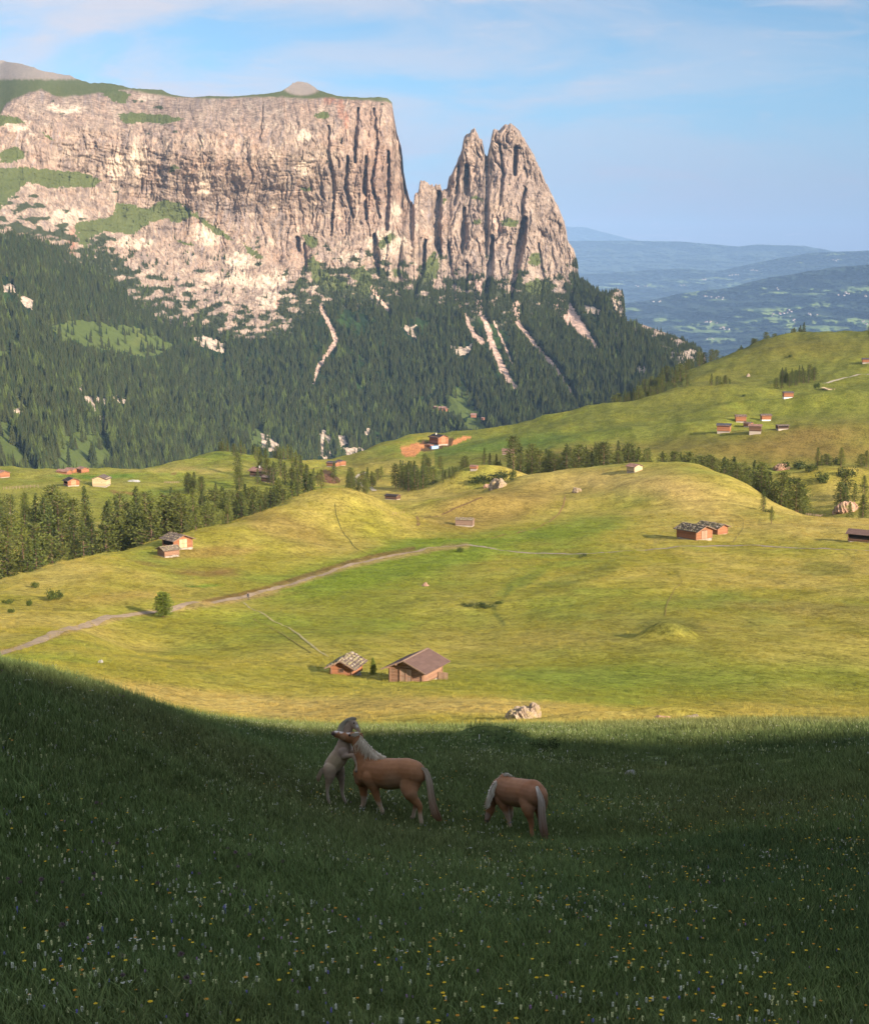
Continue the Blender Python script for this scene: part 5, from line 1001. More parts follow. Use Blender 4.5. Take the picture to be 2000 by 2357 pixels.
b = barn(1010, 1027, 35, 9, 11.5, 5.2, 'large new wooden house with a dark roof on the orange building site', 'orange', 'slab', 22, (1.3, 1.3), logs=.7, door='pale', seed=28, name='house', chimney=True, small=True, d0=900, d1=1400)
barn(990, 1032, 35, 3, 4.5, 1.8, 'little orange shed in front of the new house', 'orange', 'red', 15, (.3, .3), logs=.5, door=None, seed=29, small=True, d0=900, d1=1400)
barn(1170, 1046, 80, 5, 7, 2.3, 'grey pink roofed hut alone on the green slope right of the building site', 'grey', 'red', 20, (.5, .5), logs=.5, door=None, seed=30, small=True, d0=850, d1=1200)
barn(1091, 1085, 70, 2.6, 3.4, 1.3, 'tiny orange hut left of the bushy knoll', 'orange', 'red', 20, (.3, .3), logs=.5, door=None, seed=31, small=True, d0=700, d1=1100)
barn(767, 1075, 60, 5, 7, 2.3, 'orange hut left of a pair on the rim behind the dark earth heap', 'orange', 'slate', 18, (.6, .6), logs=.5, door='side', seed=32, small=True, d0=850, d1=1400)
barn(785, 1072, 30, 4, 6, 2.6, 'orange hut right of a pair on the rim behind the dark earth heap', 'orange', 'slate', 18, (.6, .6), logs=.5, door='side', seed=33, small=True, d0=850, d1=1400)
# ---------------------------------------------------------------- the three horses
D0 = 33.0
def cropper(u0, v0, k): return lambda x, y, dy=0.0: at(u0 + x / k, v0 + y / k, D0 + dy)
def chain_mesh(chains, voxel, squash=0.84, smooth=5):
    """Chains of (point, radius); returns one continuous skin mesh (voxel union, smoothed)."""
    V = []; Fc = []
    def ball(c, r, sq):
        nu, nv = 14, 9; b = len(V)
        for i in range(nv + 1):
            th = math.pi * i / nv
            for j in range(nu): ph = 2 * math.pi * j / nu; V.append((c[0] + r * math.sin(th) * math.cos(ph), c[1] + sq * r * math.sin(th) * math.sin(ph), c[2] + r * math.cos(th)))
        for i in range(nv):
            for j in range(nu): Fc.append((b + i * nu + j, b + (i + 1) * nu + j, b + (i + 1) * nu + (j + 1) % nu, b + i * nu + (j + 1) % nu))
    for ch in chains:
        sq = ch[0] if isinstance(ch[0], float) else squash; pts = ch[1:] if isinstance(ch[0], float) else ch
        for (a, ra), (b, rb) in zip(pts[:-1], pts[1:]):
            L = (b - a).length; n = max(3, int(L / (min(ra, rb) * .13)) + 1)
            for i in range(n): f = i / (n - 1); ball(a.lerp(b, f), ra + (rb - ra) * (f * f * (3 - 2 * f)), sq)
    me = bpy.data.meshes.new('tmp'); me.from_pydata(V, [], Fc); o = bpy.data.objects.new('tmp', me); S.collection.objects.link(o)
    m = o.modifiers.new('r', 'REMESH'); m.mode = 'VOXEL'; m.voxel_size = voxel; m.use_smooth_shade = True
    s = o.modifiers.new('s', 'SMOOTH'); s.factor = .6; s.iterations = smooth
    bpy.context.view_layer.update(); dg = bpy.context.evaluated_depsgraph_get(); out = bpy.data.meshes.new_from_object(o.evaluated_get(dg)); bpy.data.objects.remove(o); bpy.data.meshes.remove(me); return out
def hair(name, parent, strands, mat, width=.012):
    V = []; Q = []; tint = []
    for pts, c0, c1 in strands:
        n = len(pts); b = len(V)
        for i, p in enumerate(pts):
            f = i / (n - 1); w = width * (1 - f) ** .5 + .001; t = (pts[min(i + 1, n - 1)] - pts[max(i - 1, 0)]).normalized(); s = t.cross(Vector((0, 1, .3))).normalized()
            V += [tuple(p - s * w), tuple(p + s * w)]; c = [a * (1 - f) + q * f for a, q in zip(c0, c1)]; tint += [c, c]
        for i in range(n - 1): Q.append((b + 2 * i, b + 2 * i + 1, b + 2 * i + 3, b + 2 * i + 2))
    return obj(name, np_mesh(name, np.array(V), np.array(Q), [mat], True, {'tint': np.array(tint)}), parent)
def bez(P, n=9):
    """Points along a smooth curve through control points (Catmull-Rom)."""
    out = []; k = len(P)
    for i in range(n):
        t = i / (n - 1) * (k - 1); j = min(int(t), k - 2); f = t - j; a, b, c, d = P[max(j - 1, 0)], P[j], P[j + 1], P[min(j + 2, k - 1)]
        out.append(.5 * ((2 * b) + (c - a) * f + (2 * a - 5 * b + 4 * c - d) * f * f + (3 * b - 3 * c + d - a) * f ** 3))
    return out
M_ = NT('horse_coat'); cc_ = M_.attr('tint', 'Color'); n_ = M_.noise(9, 4, .6, M_.coord((1, 1, 1))); COAT = M_.done(M_.mix(M_.rng(n_, .35, .7, 0, .18), cc_, (.10, .045, .02)), M_.bump(M_.noise(60, 3, .6, M_.coord((1, 1, 1))), .15, .01), .55, .25)
M_ = NT('horse_hair'); HAIR = M_.done(M_.attr('tint', 'Color'), None, .6, .3); M_ = NT('horse_eye'); EYE = M_.done((.012, .008, .006), None, .1, .6)
def finish(name, chains, label, paint, voxel=.012, smooth=16, root=None):
    me = chain_mesh(chains, voxel, smooth=smooth); n = len(me.vertices); co = np.empty(n * 3, np.float32); me.vertices.foreach_get('co', co); co = co.reshape(-1, 3).astype(float)
    at_ = me.attributes.new('tint', 'FLOAT_VECTOR', 'POINT'); at_.data.foreach_set('vector', paint(co).astype(np.float32).ravel()); me.materials.append(COAT)
    e = bpy.data.objects.new(name, None); link(e); e.empty_display_size = .2; tag(e, label, 'horse'); r = Vector((co[:, 0].mean(), co[:, 1].mean(), 0)); r.z = float(height(r.x, r.y)); e.location = r
    b = obj('body', me, e); b.location = -r; return e, r
def child_fix(o, r): o.location = -r; return o
def near(co, p, r, soft=.35):
    d = np.linalg.norm(co - np.array(p), axis=1); return np.clip(1 - (d - r) / (r * soft), 0, 1)
def mixc(C, w, col): return C * (1 - w[:, None]) + np.array(col) * w[:, None]
K1 = 460.0; c1 = cropper(700, 1600, 4.9)
def S1(lst): return [(c1(x, y, dy), r / K1) for x, y, dy, r in lst]
# ---- the mare
def foot(x, y, dy): p = c1(x, y, dy); p.z = float(height(p.x, p.y)) + .05; return p
CH = (.34, .158, .070); CREAM = (.60, .50, .38); SOCK = (.52, .40, .29)
mare = [ [.80] + S1([(700,860,.34,114),(770,850,.28,136),(870,878,.18,156),(960,892,.06,168),(1060,886,-.06,160),(1150,872,-.16,150),(1225,880,-.25,136),(1275,900,-.31,98)]),
 [.86] + S1([(700,900,.32,110),(690,800,.38,112),(668,705,.41,96),(640,610,.43,82),(605,525,.45,66)]),
 [.80] + S1([(850,800,.22,90),(780,765,.28,90)]), [.8] + S1([(1010,830,0,100),(1130,815,-.12,95),(1230,830,-.24,92),(1290,850,-.3,60)]),
 [.78] + S1([(612,478,.45,56),(550,478,.46,60),(500,480,.46,50),(440,458,.47,38),(385,440,.48,33),(345,432,.48,29),(330,436,.48,26)]), [.7] + S1([(530,500,.46,48),(450,495,.47,26),(395,478,.475,17),(352,466,.48,15)]),
 [.5] + S1([(622,452,.40,17),(648,436,.38,12),(664,428,.37,5)]), [.5] + S1([(606,440,.50,14),(620,400,.52,10),(618,365,.53,4)]),
 # near hind
 [.72] + S1([(1205,950,-.27,122),(1185,1040,-.34,98),(1195,1110,-.42,72),(1240,1180,-.40,50),(1292,1238,-.40,37),(1305,1262,-.40,33),(1306,1320,-.41,24),(1312,1385,-.42,25)]) + [(foot(1326,1440,-.44), .052)],
 # far hind
 [.72] + S1([(1190,980,-.02,100),(1205,1080,.0,66),(1235,1160,0,42),(1262,1230,0,32),(1258,1255,0,29),(1240,1320,0,22),(1232,1375,0,24)]) + [(foot(1212,1420,0.0), .048)],
 # near fore
 [.72] + S1([(760,930,.12,100),(780,1010,.10,66),(800,1080,.10,46),(830,1180,.10,34),(840,1205,.10,32),(862,1265,.09,24),(884,1310,.08,26)]) + [(foot(884,1372,.06), .052)],
 # far fore
 [.72] + S1([(680,930,.46,92),(668,1010,.48,62),(672,1090,.48,45),(674,1180,.48,33),(672,1205,.48,31),(668,1260,.48,23),(662,1300,.48,25)]) + [(foot(642,1345,.46), .050)],
 [.8] + S1([(630,880,.38,75),(640,960,.40,70)]) ]
def paint_mare(co):
    C = np.broadcast_to(np.array(CH), co.shape).copy(); g = height(co[:, 0], co[:, 1]); h = co[:, 2] - g
    n = fbm(co[:, 0] * 3, co[:, 2] * 3, 3, 7)[:, None]; C = C * (1 + .16 * n)
    C = mixc(C, .65 * np.clip(1 - np.abs(h - .72) / .12, 0, 1), (.36, .21, .12)); C = mixc(C, .45 * near(co, c1(1030, 1000, -.25), .16, 1.2), (.42, .29, .19))
    C = mixc(C, .5 * near(co, c1(1270, 1010, -.45), .2, 1), (.34, .17, .085)); C = mixc(C, sstep(.36, .24, h) * .85, SOCK); C = mixc(C, sstep(.09, .05, h), (.30, .24, .19))
    C = mixc(C, near(co, c1(335, 436, .48), .050, .5), (.11, .085, .085)); top = [c1(590, 425, .46), c1(500, 425, .46), c1(420, 418, .47), c1(365, 412, .48)]
    for p in top: C = mixc(C, near(co, p, .040, .5), (.70, .64, .58))
    C = mixc(C, .5 * near(co, c1(430, 490, .4), .05, .8), (.55, .36, .22)); return np.clip(C, .01, 1)
e1, r1 = finish('horse', mare, 'chestnut mare with a flaxen mane standing with her head raised against the rearing foal', paint_mare)
rg = random.Random(5); st = []
crest = [c1(632, 452, .42), c1(690, 520, .38), c1(750, 590, .34), c1(810, 640, .30), c1(860, 672, .26), c1(920, 702, .2)]
for i in range(420):
    t = rg.random() ** .9; p = bez(crest, 41)[int(t * 40)]; L = (.30 * (1 - t) ** .4 + .04) * rg.uniform(.5, 1.1) if t < .75 else .10 * rg.uniform(.4, 1); out = Vector((rg.uniform(-.02, .03), -.10 - .05 * rg.random(), 0))
    p = p + Vector((rg.gauss(0, .012), rg.gauss(0, .02), rg.gauss(0, .01))); d1 = Vector((rg.gauss(-.10, .12) + .25 * (t > .7), 0, 0)); st.append((bez([p, p + out * .7 + Vector((0, 0, -.02)), p + out + d1 * L + Vector((0, 0, -.5 * L)), p + out * 1.05 + d1 * 1.3 * L + Vector((rg.gauss(0, .02), 0, -L))], 7), (.72, .62, .48), (.62, .50, .36)))
for i in range(50):
    p = c1(620, 440, .42) + Vector((rg.gauss(0, .02), rg.gauss(0, .02), rg.gauss(0, .01))); st.append((bez([p, p + Vector((-.06, -.03, .0)), p + Vector((-.13 - .05 * rg.random(), -.05, -.01 + rg.gauss(0, .015)))], 5), (.72, .62, .48), (.66, .58, .46)))
child_fix(hair('mane', e1, st, HAIR, .009), r1)
def tail(e, r, path, rads, n, c_top, c_mid, c_low, seed, width=.010):
    rg = random.Random(seed); st = []; L = len(path)
    for i in range(n):
        a = rg.uniform(0, 6.28); q = math.sqrt(rg.random()); end = rg.uniform(.55, 1.0) if rg.random() < .6 else 1.0
        P = [p + Vector((math.cos(a) * q * rr, math.sin(a) * q * rr * .8, rg.gauss(0, .01))) for p, rr in zip(path, rads)]; P = bez(P, 13); P = P[:max(4, int(13 * end))]
        dark = rg.random(); m = [x * (.75 + .4 * dark) for x in c_mid]; lo = [x * (.6 + .7 * dark) for x in c_low]
        kk_ = .65 + .5 * rg.random(); st.append((P, [x * kk_ for x in c_top], lo if end > .7 else m))
    return child_fix(hair('tail', e, st, HAIR, width), r)
T1 = [c1(1322, 832, -.36), c1(1372, 850, -.42), c1(1408, 960, -.45), c1(1428, 1100, -.46), c1(1452, 1240, -.47), c1(1488, 1360, -.48), c1(1530, 1420, -.48)]
tail(e1, r1, T1, [.022, .042, .065, .070, .082, .095, .06], 330, (.72, .63, .50), (.42, .27, .15), (.20, .085, .035), 9)
def eye(e, r, p, s=.020):
    bm = bmesh.new(); bmesh.ops.create_uvsphere(bm, u_segments=12, v_segments=8, radius=s); me = bpy.data.meshes.new('eye'); bm.to_mesh(me); bm.free(); me.materials.append(EYE); [setattr(f, 'use_smooth', True) for f in me.polygons]; o = obj('eye', me, e); o.location = p - r; return o
eye(e1, r1, c1(512, 455, .37), .026)
# ---- the rearing foal
K = 460.0
foal = [ [.80] + S1([(300,830,.62,78),(330,790,.62,96),(375,730,.62,100),(420,660,.62,92),(445,590,.62,82),(460,520,.62,68),(478,440,.62,58),(500,370,.62,52),(525,315,.62,42)]),
 [.75] + S1([(525,305,.62,42),(560,330,.58,42),(590,365,.55,30),(612,395,.54,22),(620,408,.54,19)]), [.5] + S1([(520,290,.58,14),(512,262,.58,6)]), [.5] + S1([(570,285,.66,14),(592,254,.67,6)]),
 [.74] + S1([(290,840,.52,78),(290,900,.50,62),(285,950,.50,45),(270,1000,.50,29),(266,1030,.50,25),(262,1100,.50,17),(270,1170,.50,19)]) + [(foot(287,1235,.5), .036)],
 [.74] + S1([(390,840,.74,66),(410,910,.76,48),(424,980,.76,32),(428,1040,.76,26),(430,1110,.76,17),(448,1170,.76,19)]) + [(foot(478,1240,.76), .036)],
 [.74] + S1([(440,640,.52,58),(450,690,.48,40),(500,690,.40,28),(548,682,.34,24),(580,745,.30,17),(600,800,.27,17),(590,855,.26,25)]),
 [.74] + S1([(500,600,.68,46),(520,650,.62,32),(560,640,.60,22),(590,690,.58,17),(600,740,.58,17)]) ]
def paint_foal(co):
    C = np.broadcast_to(np.array((.37, .275, .195)), co.shape).copy(); n = fbm(co[:, 0] * 4, co[:, 2] * 4, 3, 17)[:, None]; C = C * (1 + .14 * n); g = height(co[:, 0], co[:, 1]); h = co[:, 2] - g
    C = mixc(C, .6 * near(co, c1(350, 760, .5), .14, 1), (.42, .33, .20)); C = mixc(C, .8 * near(co, c1(365, 880, .6), .08, .9), (.12, .09, .07)); C = mixc(C, .6 * near(co, c1(430, 950, .7), .12, .8), (.24, .18, .14)); C = mixc(C, .7 * near(co, c1(440, 660, .45), .10, .8), (.34, .26, .21))
    C = mixc(C, .5 * near(co, c1(490, 380, .6), .14, .6), (.40, .29, .22)); C = mixc(C, .6 * sstep(.5, .3, h), (.42, .35, .29)); C = mixc(C, sstep(.07, .04, h), (.25, .2, .17)); C = mixc(C, near(co, c1(590, 866, .26), .04, .5), (.22, .18, .15)); C = mixc(C, near(co, c1(600, 350, .5), .03, .6), (.72, .68, .62))
    return np.clip(C, .01, 1)
e2, r2 = finish('foal', foal, 'pale cream foal rearing on its hind legs with a forehoof on the mare', paint_foal, .011, 9)
st = []; crest = [c1(560, 262, .62), c1(510, 268, .62), c1(455, 310, .62), c1(420, 380, .62), c1(400, 450, .62)]
for i in range(320):
    t = rg.random(); p = bez(crest, 41)[int(t * 40)] + Vector((rg.gauss(0, .012), rg.gauss(0, .02), rg.gauss(0, .01))); L = rg.uniform(.05, .12); st.append(([p + Vector((.05, 0, -.03)), p + Vector((.01, -.02, .01)), p + Vector((-.5 * L, -.04, .0)), p + Vector((-L, -.05, -.5 * L))], (.66, .58, .46), (.70, .62, .48)))
child_fix(hair('mane', e2, st, HAIR, .009), r2)
tail(e2, r2, [c1(238, 838, .6), c1(205, 850, .6), c1(180, 890, .6), c1(160, 940, .6), c1(165, 975, .6)], [.03, .05, .05, .05, .02], 160, (.58, .50, .40), (.50, .38, .25), (.42, .28, .16), 10)
eye(e2, r2, c1(562, 318, .50), .018)
# ---- the grazing horse
c2 = cropper(1060, 1700, 6.785); K2 = 636.0
def S2(lst): return [(c2(x, y, dy), r / K2) for x, y, dy, r in lst]
def foot2(x, y, dy): p = c2(x, y, dy); p.z = float(height(p.x, p.y)) + .05; return p
graze = [ [.80] + S2([(650,790,.40,166),(710,778,.36,188),(800,828,.24,206),(900,850,.10,214),(1000,856,-.06,208),(1090,866,-.22,200),(1170,890,-.34,175),(1215,900,-.40,140)]),
 [.8] + S2([(700,660,.40,110),(640,740,.40,120)]), [.85] + S2([(1040,760,-.1,110),(1140,770,-.25,118),(1210,800,-.36,95)]),
 [.70] + S2([(640,760,.42,150),(570,850,.48,124),(510,940,.52,100),(470,1020,.54,82)]), [.74] + S2([(455,1040,.54,78),(470,1110,.52,70),(440,1190,.52,54),(418,1250,.52,44),(408,1300,.52,40)]),
 [.5] + S2([(400,1020,.50,20),(372,985,.50,8)]), [.5] + S2([(500,1030,.50,20),(520,990,.48,8)]),
 [.74] + S2([(1065,960,-.30,148),(1058,1060,-.38,112),(1062,1150,-.42,78),(1085,1240,-.40,52),(1104,1320,-.38,44),(1108,1350,-.38,40),(1106,1420,-.40,30),(1110,1480,-.42,34)]) + [(foot2(1122,1545,-.44), .050)],
 [.74] + S2([(1240,980,-.30,120),(1240,1080,-.26,96),(1240,1170,-.22,64),(1250,1270,-.20,46),(1258,1320,-.20,42),(1262,1400,-.22,30),(1270,1450,-.24,33)]) + [(foot2(1282,1500,-.26), .050)],
 [.74] + S2([(650,930,.34,120),(672,1030,.30,82),(700,1110,.28,58),(728,1190,.28,45),(738,1225,.28,40),(758,1300,.26,29),(772,1370,.26,34)]) + [(foot2(770,1440,.24), .052)],
 [.74] + S2([(720,950,.56,110),(755,1060,.56,64),(776,1130,.56,48),(786,1190,.56,38),(776,1270,.58,27),(760,1330,.58,30)]) + [(foot2(745,1385,.58), .050)] ]
def paint_g(co):
    C = np.broadcast_to(np.array((.32, .150, .070)), co.shape).copy(); n = fbm(co[:, 0] * 3, co[:, 2] * 3, 3, 27)[:, None]; C = C * (1 + .15 * n); g = height(co[:, 0], co[:, 1]); h = co[:, 2] - g
    C = mixc(C, .4 * near(co, c2(1110, 780, -.45), .2, .9), (.29, .105, .045)); C = mixc(C, .5 * near(co, c2(1110, 960, -.45), .2, .9), (.33, .19, .115)); C = mixc(C, .4 * near(co, c2(600, 880, .2), .2, .9), (.28, .17, .11)); C = mixc(C, .45 * near(co, c2(880, 1010, -.1), .2, .8), (.30, .20, .135))
    C = mixc(C, .7 * (sstep(.46, .34, h) * (co[:, 0] < c2(900, 1000, 0).x) * (co[:, 0] > c2(590, 1000, 0).x)), SOCK); C = mixc(C, near(co, c2(405, 1310, .5), .055, .6), (.09, .075, .075)); C = mixc(C, .6 * near(co, c2(400, 1220, .45), .07, .6), (.38, .33, .30)); return np.clip(C, .01, 1)
e3, r3 = finish('horse', graze, 'chestnut horse grazing with its rump and pale tail towards the viewer', paint_g)
st = []; crest = [c2(420, 990, .46), c2(420, 900, .46), c2(445, 800, .46), c2(490, 710, .44), c2(540, 645, .42), c2(620, 585, .40), (c2(700, 548, .38)), c2(780, 580, .34)]
for i in range(420):
    t = rg.random(); p = bez(crest, 61)[int(t * 60)] + Vector((rg.gauss(0, .012), rg.gauss(0, .02), rg.gauss(0, .006))); big = 1 if t < .58 else .0
    L = ((.13 + .5 * t) * rg.uniform(.5, 1.1) if t < .5 else .2 * rg.uniform(.4, 1)) if big else .05 * rg.uniform(.5, 1.2); q = p + Vector((.02, -.12 * big - .02, 0)); st.append((bez([p + Vector((.03, .02, -.01)), q, q + Vector((-.04 * big + .05 * big * rg.random() + .02, -.03, -.5 * L)), q + Vector((-.06 * big + rg.gauss(0, .03), 0, -L))], 7), (.76, .70, .60), (.68, .60, .48)))
child_fix(hair('mane', e3, st, HAIR, .010), r3)
tail(e3, r3, [c2(1190, 765, -.52), c2(1225, 850, -.58), c2(1262, 980, -.60), c2(1268, 1120, -.60), c2(1278, 1280, -.60), c2(1300, 1450, -.60), c2(1335, 1600, -.6)], [.02, .045, .070, .080, .085, .095, .04], 360, (.78, .72, .64), (.44, .31, .20), (.20, .085, .035), 12)
eye(e3, r3, c2(418, 1085, .42), .022)
# ---------------------------------------------------------------- meadow grass, flowers
def tuft(seed, n, rad, h0, h1, wid, kind='grass'):
    rng = np.random.default_rng(seed); V = []; Q = []; leaf = []
    for _ in range(n):
        a = rng.uniform(0, 6.28); q = rad * math.sqrt(rng.random()); bx, by = q * math.cos(a), q * math.sin(a); h = rng.uniform(h0, h1); la = rng.uniform(0, 6.28); lean = h * rng.uniform(.15, .75); w = wid * rng.uniform(.6, 1.4); sa = la + 1.57 + rng.normal(0, .5); b = len(V); lf = float(np.clip(rng.normal(.45, .22), 0, 1))
        for i, f in enumerate((0, .4, .75, 1.0)):
            x = bx + math.cos(la) * lean * f * f; y = by + math.sin(la) * lean * f * f; z = h * f * (1 - .18 * f); ww = w * (1 - f) ** .6 + w * .08
            V.append((x - math.cos(sa) * ww, y - math.sin(sa) * ww, z)); V.append((x + math.cos(sa) * ww, y + math.sin(sa) * ww, z)); leaf += [lf * (.7 + .3 * f)] * 2
        for i in range(3): Q.append((b + 2 * i, b + 2 * i + 1, b + 2 * i + 3, b + 2 * i + 2))
    return np.array(V), np.array(Q), np.array(leaf)
def grass_material():
    M = NT('grass_blades'); a = M.n('ShaderNodeAttribute'); a.attribute_type = 'INSTANCER'; a.attribute_name = 'tint'; lf = M.attr('leaf'); oi = M.n('ShaderNodeObjectInfo')
    k = M.math('MULTIPLY_ADD', lf, 1.15, .50); k = M.math('MULTIPLY', k, M.math('MULTIPLY_ADD', oi.outputs['Random'], .6, .72)); v = M.n('ShaderNodeVectorMath'); v.operation = 'SCALE'; M.L.new(a.outputs['Color'], v.inputs[0]); M.L.new(k, v.inputs['Scale'])
    c = M.mix(M.rng(lf, .72, .95, 0, .7), v.outputs[0], (.19, .155, .07)); return M.done(c, None, .8, .15)
def blossom(kind, seed):
    """One flowering stem: thin stem and a head of small petals; returns V, F, colour slot per face (0 stem, 1 head)."""
    rng = np.random.default_rng(seed); V = []; Q = []; mi = []
    h = {'rattle': .125, 'yellow': .13, 'clover': .11, 'umbel': .19}[kind] * rng.uniform(.85, 1.2); lx, ly = rng.normal(0, .03, 2)
    def quad(c, a, b, m):
        k = len(V); V.extend([c - a - b * .0, c + b, c + a, c - b]); Q.append((k, k + 1, k + 2, k + 3)); mi.append(m)
    n = 4
    for i in range(n):
        f0, f1 = i / n, (i + 1) / n; k = len(V); w = .0028
        V.extend([np.array((lx * f0 * f0 - w, ly * f0 * f0, h * f0)), np.array((lx * f0 * f0 + w, ly * f0 * f0, h * f0)), np.array((lx * f1 * f1 + w, ly * f1 * f1, h * f1)), np.array((lx * f1 * f1 - w, ly * f1 * f1, h * f1))]); Q.append((k, k + 1, k + 2, k + 3)); mi.append(0)
    top = np.array((lx, ly, h))
    def petals(c, m, r, up, size):
        for q in range(m):
            a = 2 * math.pi * q / m + rng.uniform(0, .4); d = np.array((math.cos(a), math.sin(a), up)); s = np.array((-math.sin(a), math.cos(a), 0)); quad(c + d * r, d * size, s * size * .55, 1)
    if kind == 'rattle':
        for k in range(5): petals(top - np.array((0, 0, .026 * (k / 4))), 4, .005, .35, .0052)
    elif kind == 'yellow':
        petals(top, 9, .0075, .25, .007); petals(top + np.array((0, 0, .003)), 6, .0035, .5, .005)
    elif kind == 'clover':
        for k in range(4): petals(top - np.array((0, 0, .004 * k)), 6, .005 * math.sin(.7 + k * .6), .3 - .3 * k, .0045)
    else:
        for k in range(9):
            a = rng.uniform(0, 6.28); r = .035 * math.sqrt(rng.random()); petals(top + np.array((r * math.cos(a), r * math.sin(a), .01 * rng.random())), 4, .004, .3, .006)
    return np.array(V), np.array(Q), np.array(mi)
def pts_object(name, P, size, pick_n, coll, label, cat, seed, tint=None):
    rng = np.random.default_rng(seed); n = len(P); me = bpy.data.meshes.new(name); me.vertices.add(n); me.vertices.foreach_set('co', P.astype(np.float32).ravel())
    for nm, ty, val in (('size', 'FLOAT', size), ('turn', 'FLOAT', rng.uniform(0, 6.28, n)), ('pick', 'INT', rng.integers(0, pick_n, n))):
        a = me.attributes.new(nm, ty, 'POINT'); a.data.foreach_set('value', np.asarray(val).astype(np.float32 if ty == 'FLOAT' else np.int32))
    if tint is not None: a = me.attributes.new('tint', 'FLOAT_VECTOR', 'POINT'); a.data.foreach_set('vector', tint.astype(np.float32).ravel())
    o = obj(name, me); tag(o, label, cat, kind='stuff'); scatter(o, coll); return o
def sample_view(rng, n, y0, y1, power, half=.345):
    """Points on the ground in the wedge in view; power shapes how they thin out with distance."""
    t = rng.random(n); y = (y0 ** power + t * (y1 ** power - y0 ** power)) ** (1 / power); x = (half * y + 3.0) * rng.uniform(-1, 1, n); z = height(x, y); return np.stack([x, y, z], -1)
def build_grass():
    rng = np.random.default_rng(21); GM = grass_material(); coll = bpy.data.collections.new('grass_kinds')
    for k in range(8):
        dense = k < 5; V, Q, leaf = tuft(200 + k, 84 if dense else 52, .22 if dense else .26, .03, (.105 if dense else .16) * (1 + .15 * (k % 3)), .0034); coll.objects.link(bpy.data.objects.new('grass_kind', np_mesh('grass_kind', V, Q, [GM], False, {'leaf': leaf})))
    P = np.concatenate([sample_view(rng, 44000, 6.5, 45, 1.25), sample_view(rng, 18500, 40, 110, 1.2), sample_view(rng, 16000, 95, 235, 1.1), sample_view(rng, 26000, 225, 560, 1.3)]); y = P[:, 1]
    lit = y > 95; tint = ground_color(P[:, 0], P[:, 1], P[:, 2]) * np.where(lit, 1.0, .92)[:, None]; u, v = project(P[:, 0], P[:, 1], P[:, 2])  # blades take the ground tint, its painted shade included; darker where unlit
    size = rng.uniform(.7, 1.25, len(P)) * (1 + .022 * np.clip(y - 12, 0, 60)) * (1 + .35 * fbm(P[:, 0] / 1.5, P[:, 1] / 2.0, 2, 44)); cl_ = fbm(P[:, 0] / 14, P[:, 1] / 18, 3, 46); size = np.where(lit, rng.uniform(.6, 1.4, len(P)) * (.9 + .005 * y) * (1 + .5 * cl_), size); ok_ = (~lit) | (cl_ > -.1) | (y < 200); P = P[ok_]; size = size[ok_]; tint = tint[ok_]; y = y[ok_]; lit = lit[ok_]
    # the horses' hooves stand in shorter grass
    hb = np.exp(-(((P[:, 0] - .6) / 3.4) ** 2 + ((y - 33) / 1.6) ** 2)); size = size * (1 - .35 * hb)
    P[:, 2] -= .01; pts_object('meadow_grass', P, size, 8, coll, 'tall unmown meadow grass on the near slope', 'grass', 5, tint)
    print('tufts', len(P))
    heads = {'rattle': [('cream_petals', (.56, .57, .27)), ('white_petals', (.50, .52, .40))], 'yellow': [('yellow_petals', (.66, .46, .02)), ('orange_petals', (.48, .22, .02))], 'clover': [('mauve_petals', (.24, .13, .26)), ('violet_petals', (.12, .10, .34))], 'umbel': [('pale_umbel', (.36, .37, .31))]}
    sm = NT('stem_green'); sm = sm.done((.085, .115, .035), None, .8)
    spec = {'rattle': (15500, 7.5, 75, 1.35, 'countless small cream flower spikes in the shaded grass'), 'yellow': (1700, 7.5, 40, 1.15, 'countless yellow and orange flower heads in the near grass'), 'clover': (900, 7.5, 38, 1.15, 'countless mauve clover heads in the near grass'), 'umbel': (220, 9, 60, 1.3, 'scattered white umbels in the near grass')}
    for kind, (n, y0, y1, pw, label) in spec.items():
        cl = bpy.data.collections.new(kind + '_kinds'); kk = 0
        for mn, mc in heads[kind]:
            hm = NT(mn); hm = hm.done(mc, None, .7)
            for s in range(3):
                V, Q, mi = blossom(kind, 300 + kk); me = np_mesh('flower_kind', V, Q, [sm, hm], False, None, mi); cl.objects.link(bpy.data.objects.new('flower_kind', me)); kk += 1
        P = sample_view(rng, n * 3, y0, y1, pw); den = fbm(P[:, 0] / 3.2, P[:, 1] / 4.5, 3, 61) + .4 * fbm(P[:, 0] / .8, P[:, 1] / 1.0, 2, 62); u, v = project(P[:, 0], P[:, 1], P[:, 2])
        if kind == 'rattle': den = den + .55 * blob(u, v, 330, 1700, 330, 90, .3) + .3 * (1 - u / 1600)
        if kind == 'yellow': den = den + .45 * sstep(600, 1500, u) + .35 * sstep(2050, 2300, v)
        if kind == 'clover': den = den + .3 * sstep(1950, 2100, v) * (u < 1000)
        keep = np.argsort(-(den + rng.normal(0, .28, len(P))))[:n]; P = P[keep]; y = P[:, 1]
        pts_object({'rattle': 'cream_wildflowers', 'yellow': 'yellow_wildflowers', 'clover': 'mauve_wildflowers', 'umbel': 'white_wildflowers'}[kind], P, rng.uniform(.75, 1.35, len(P)) * (1 + .012 * np.clip(y - 12, 0, 60)), kk, cl, label, 'flowers', 6)
build_grass()
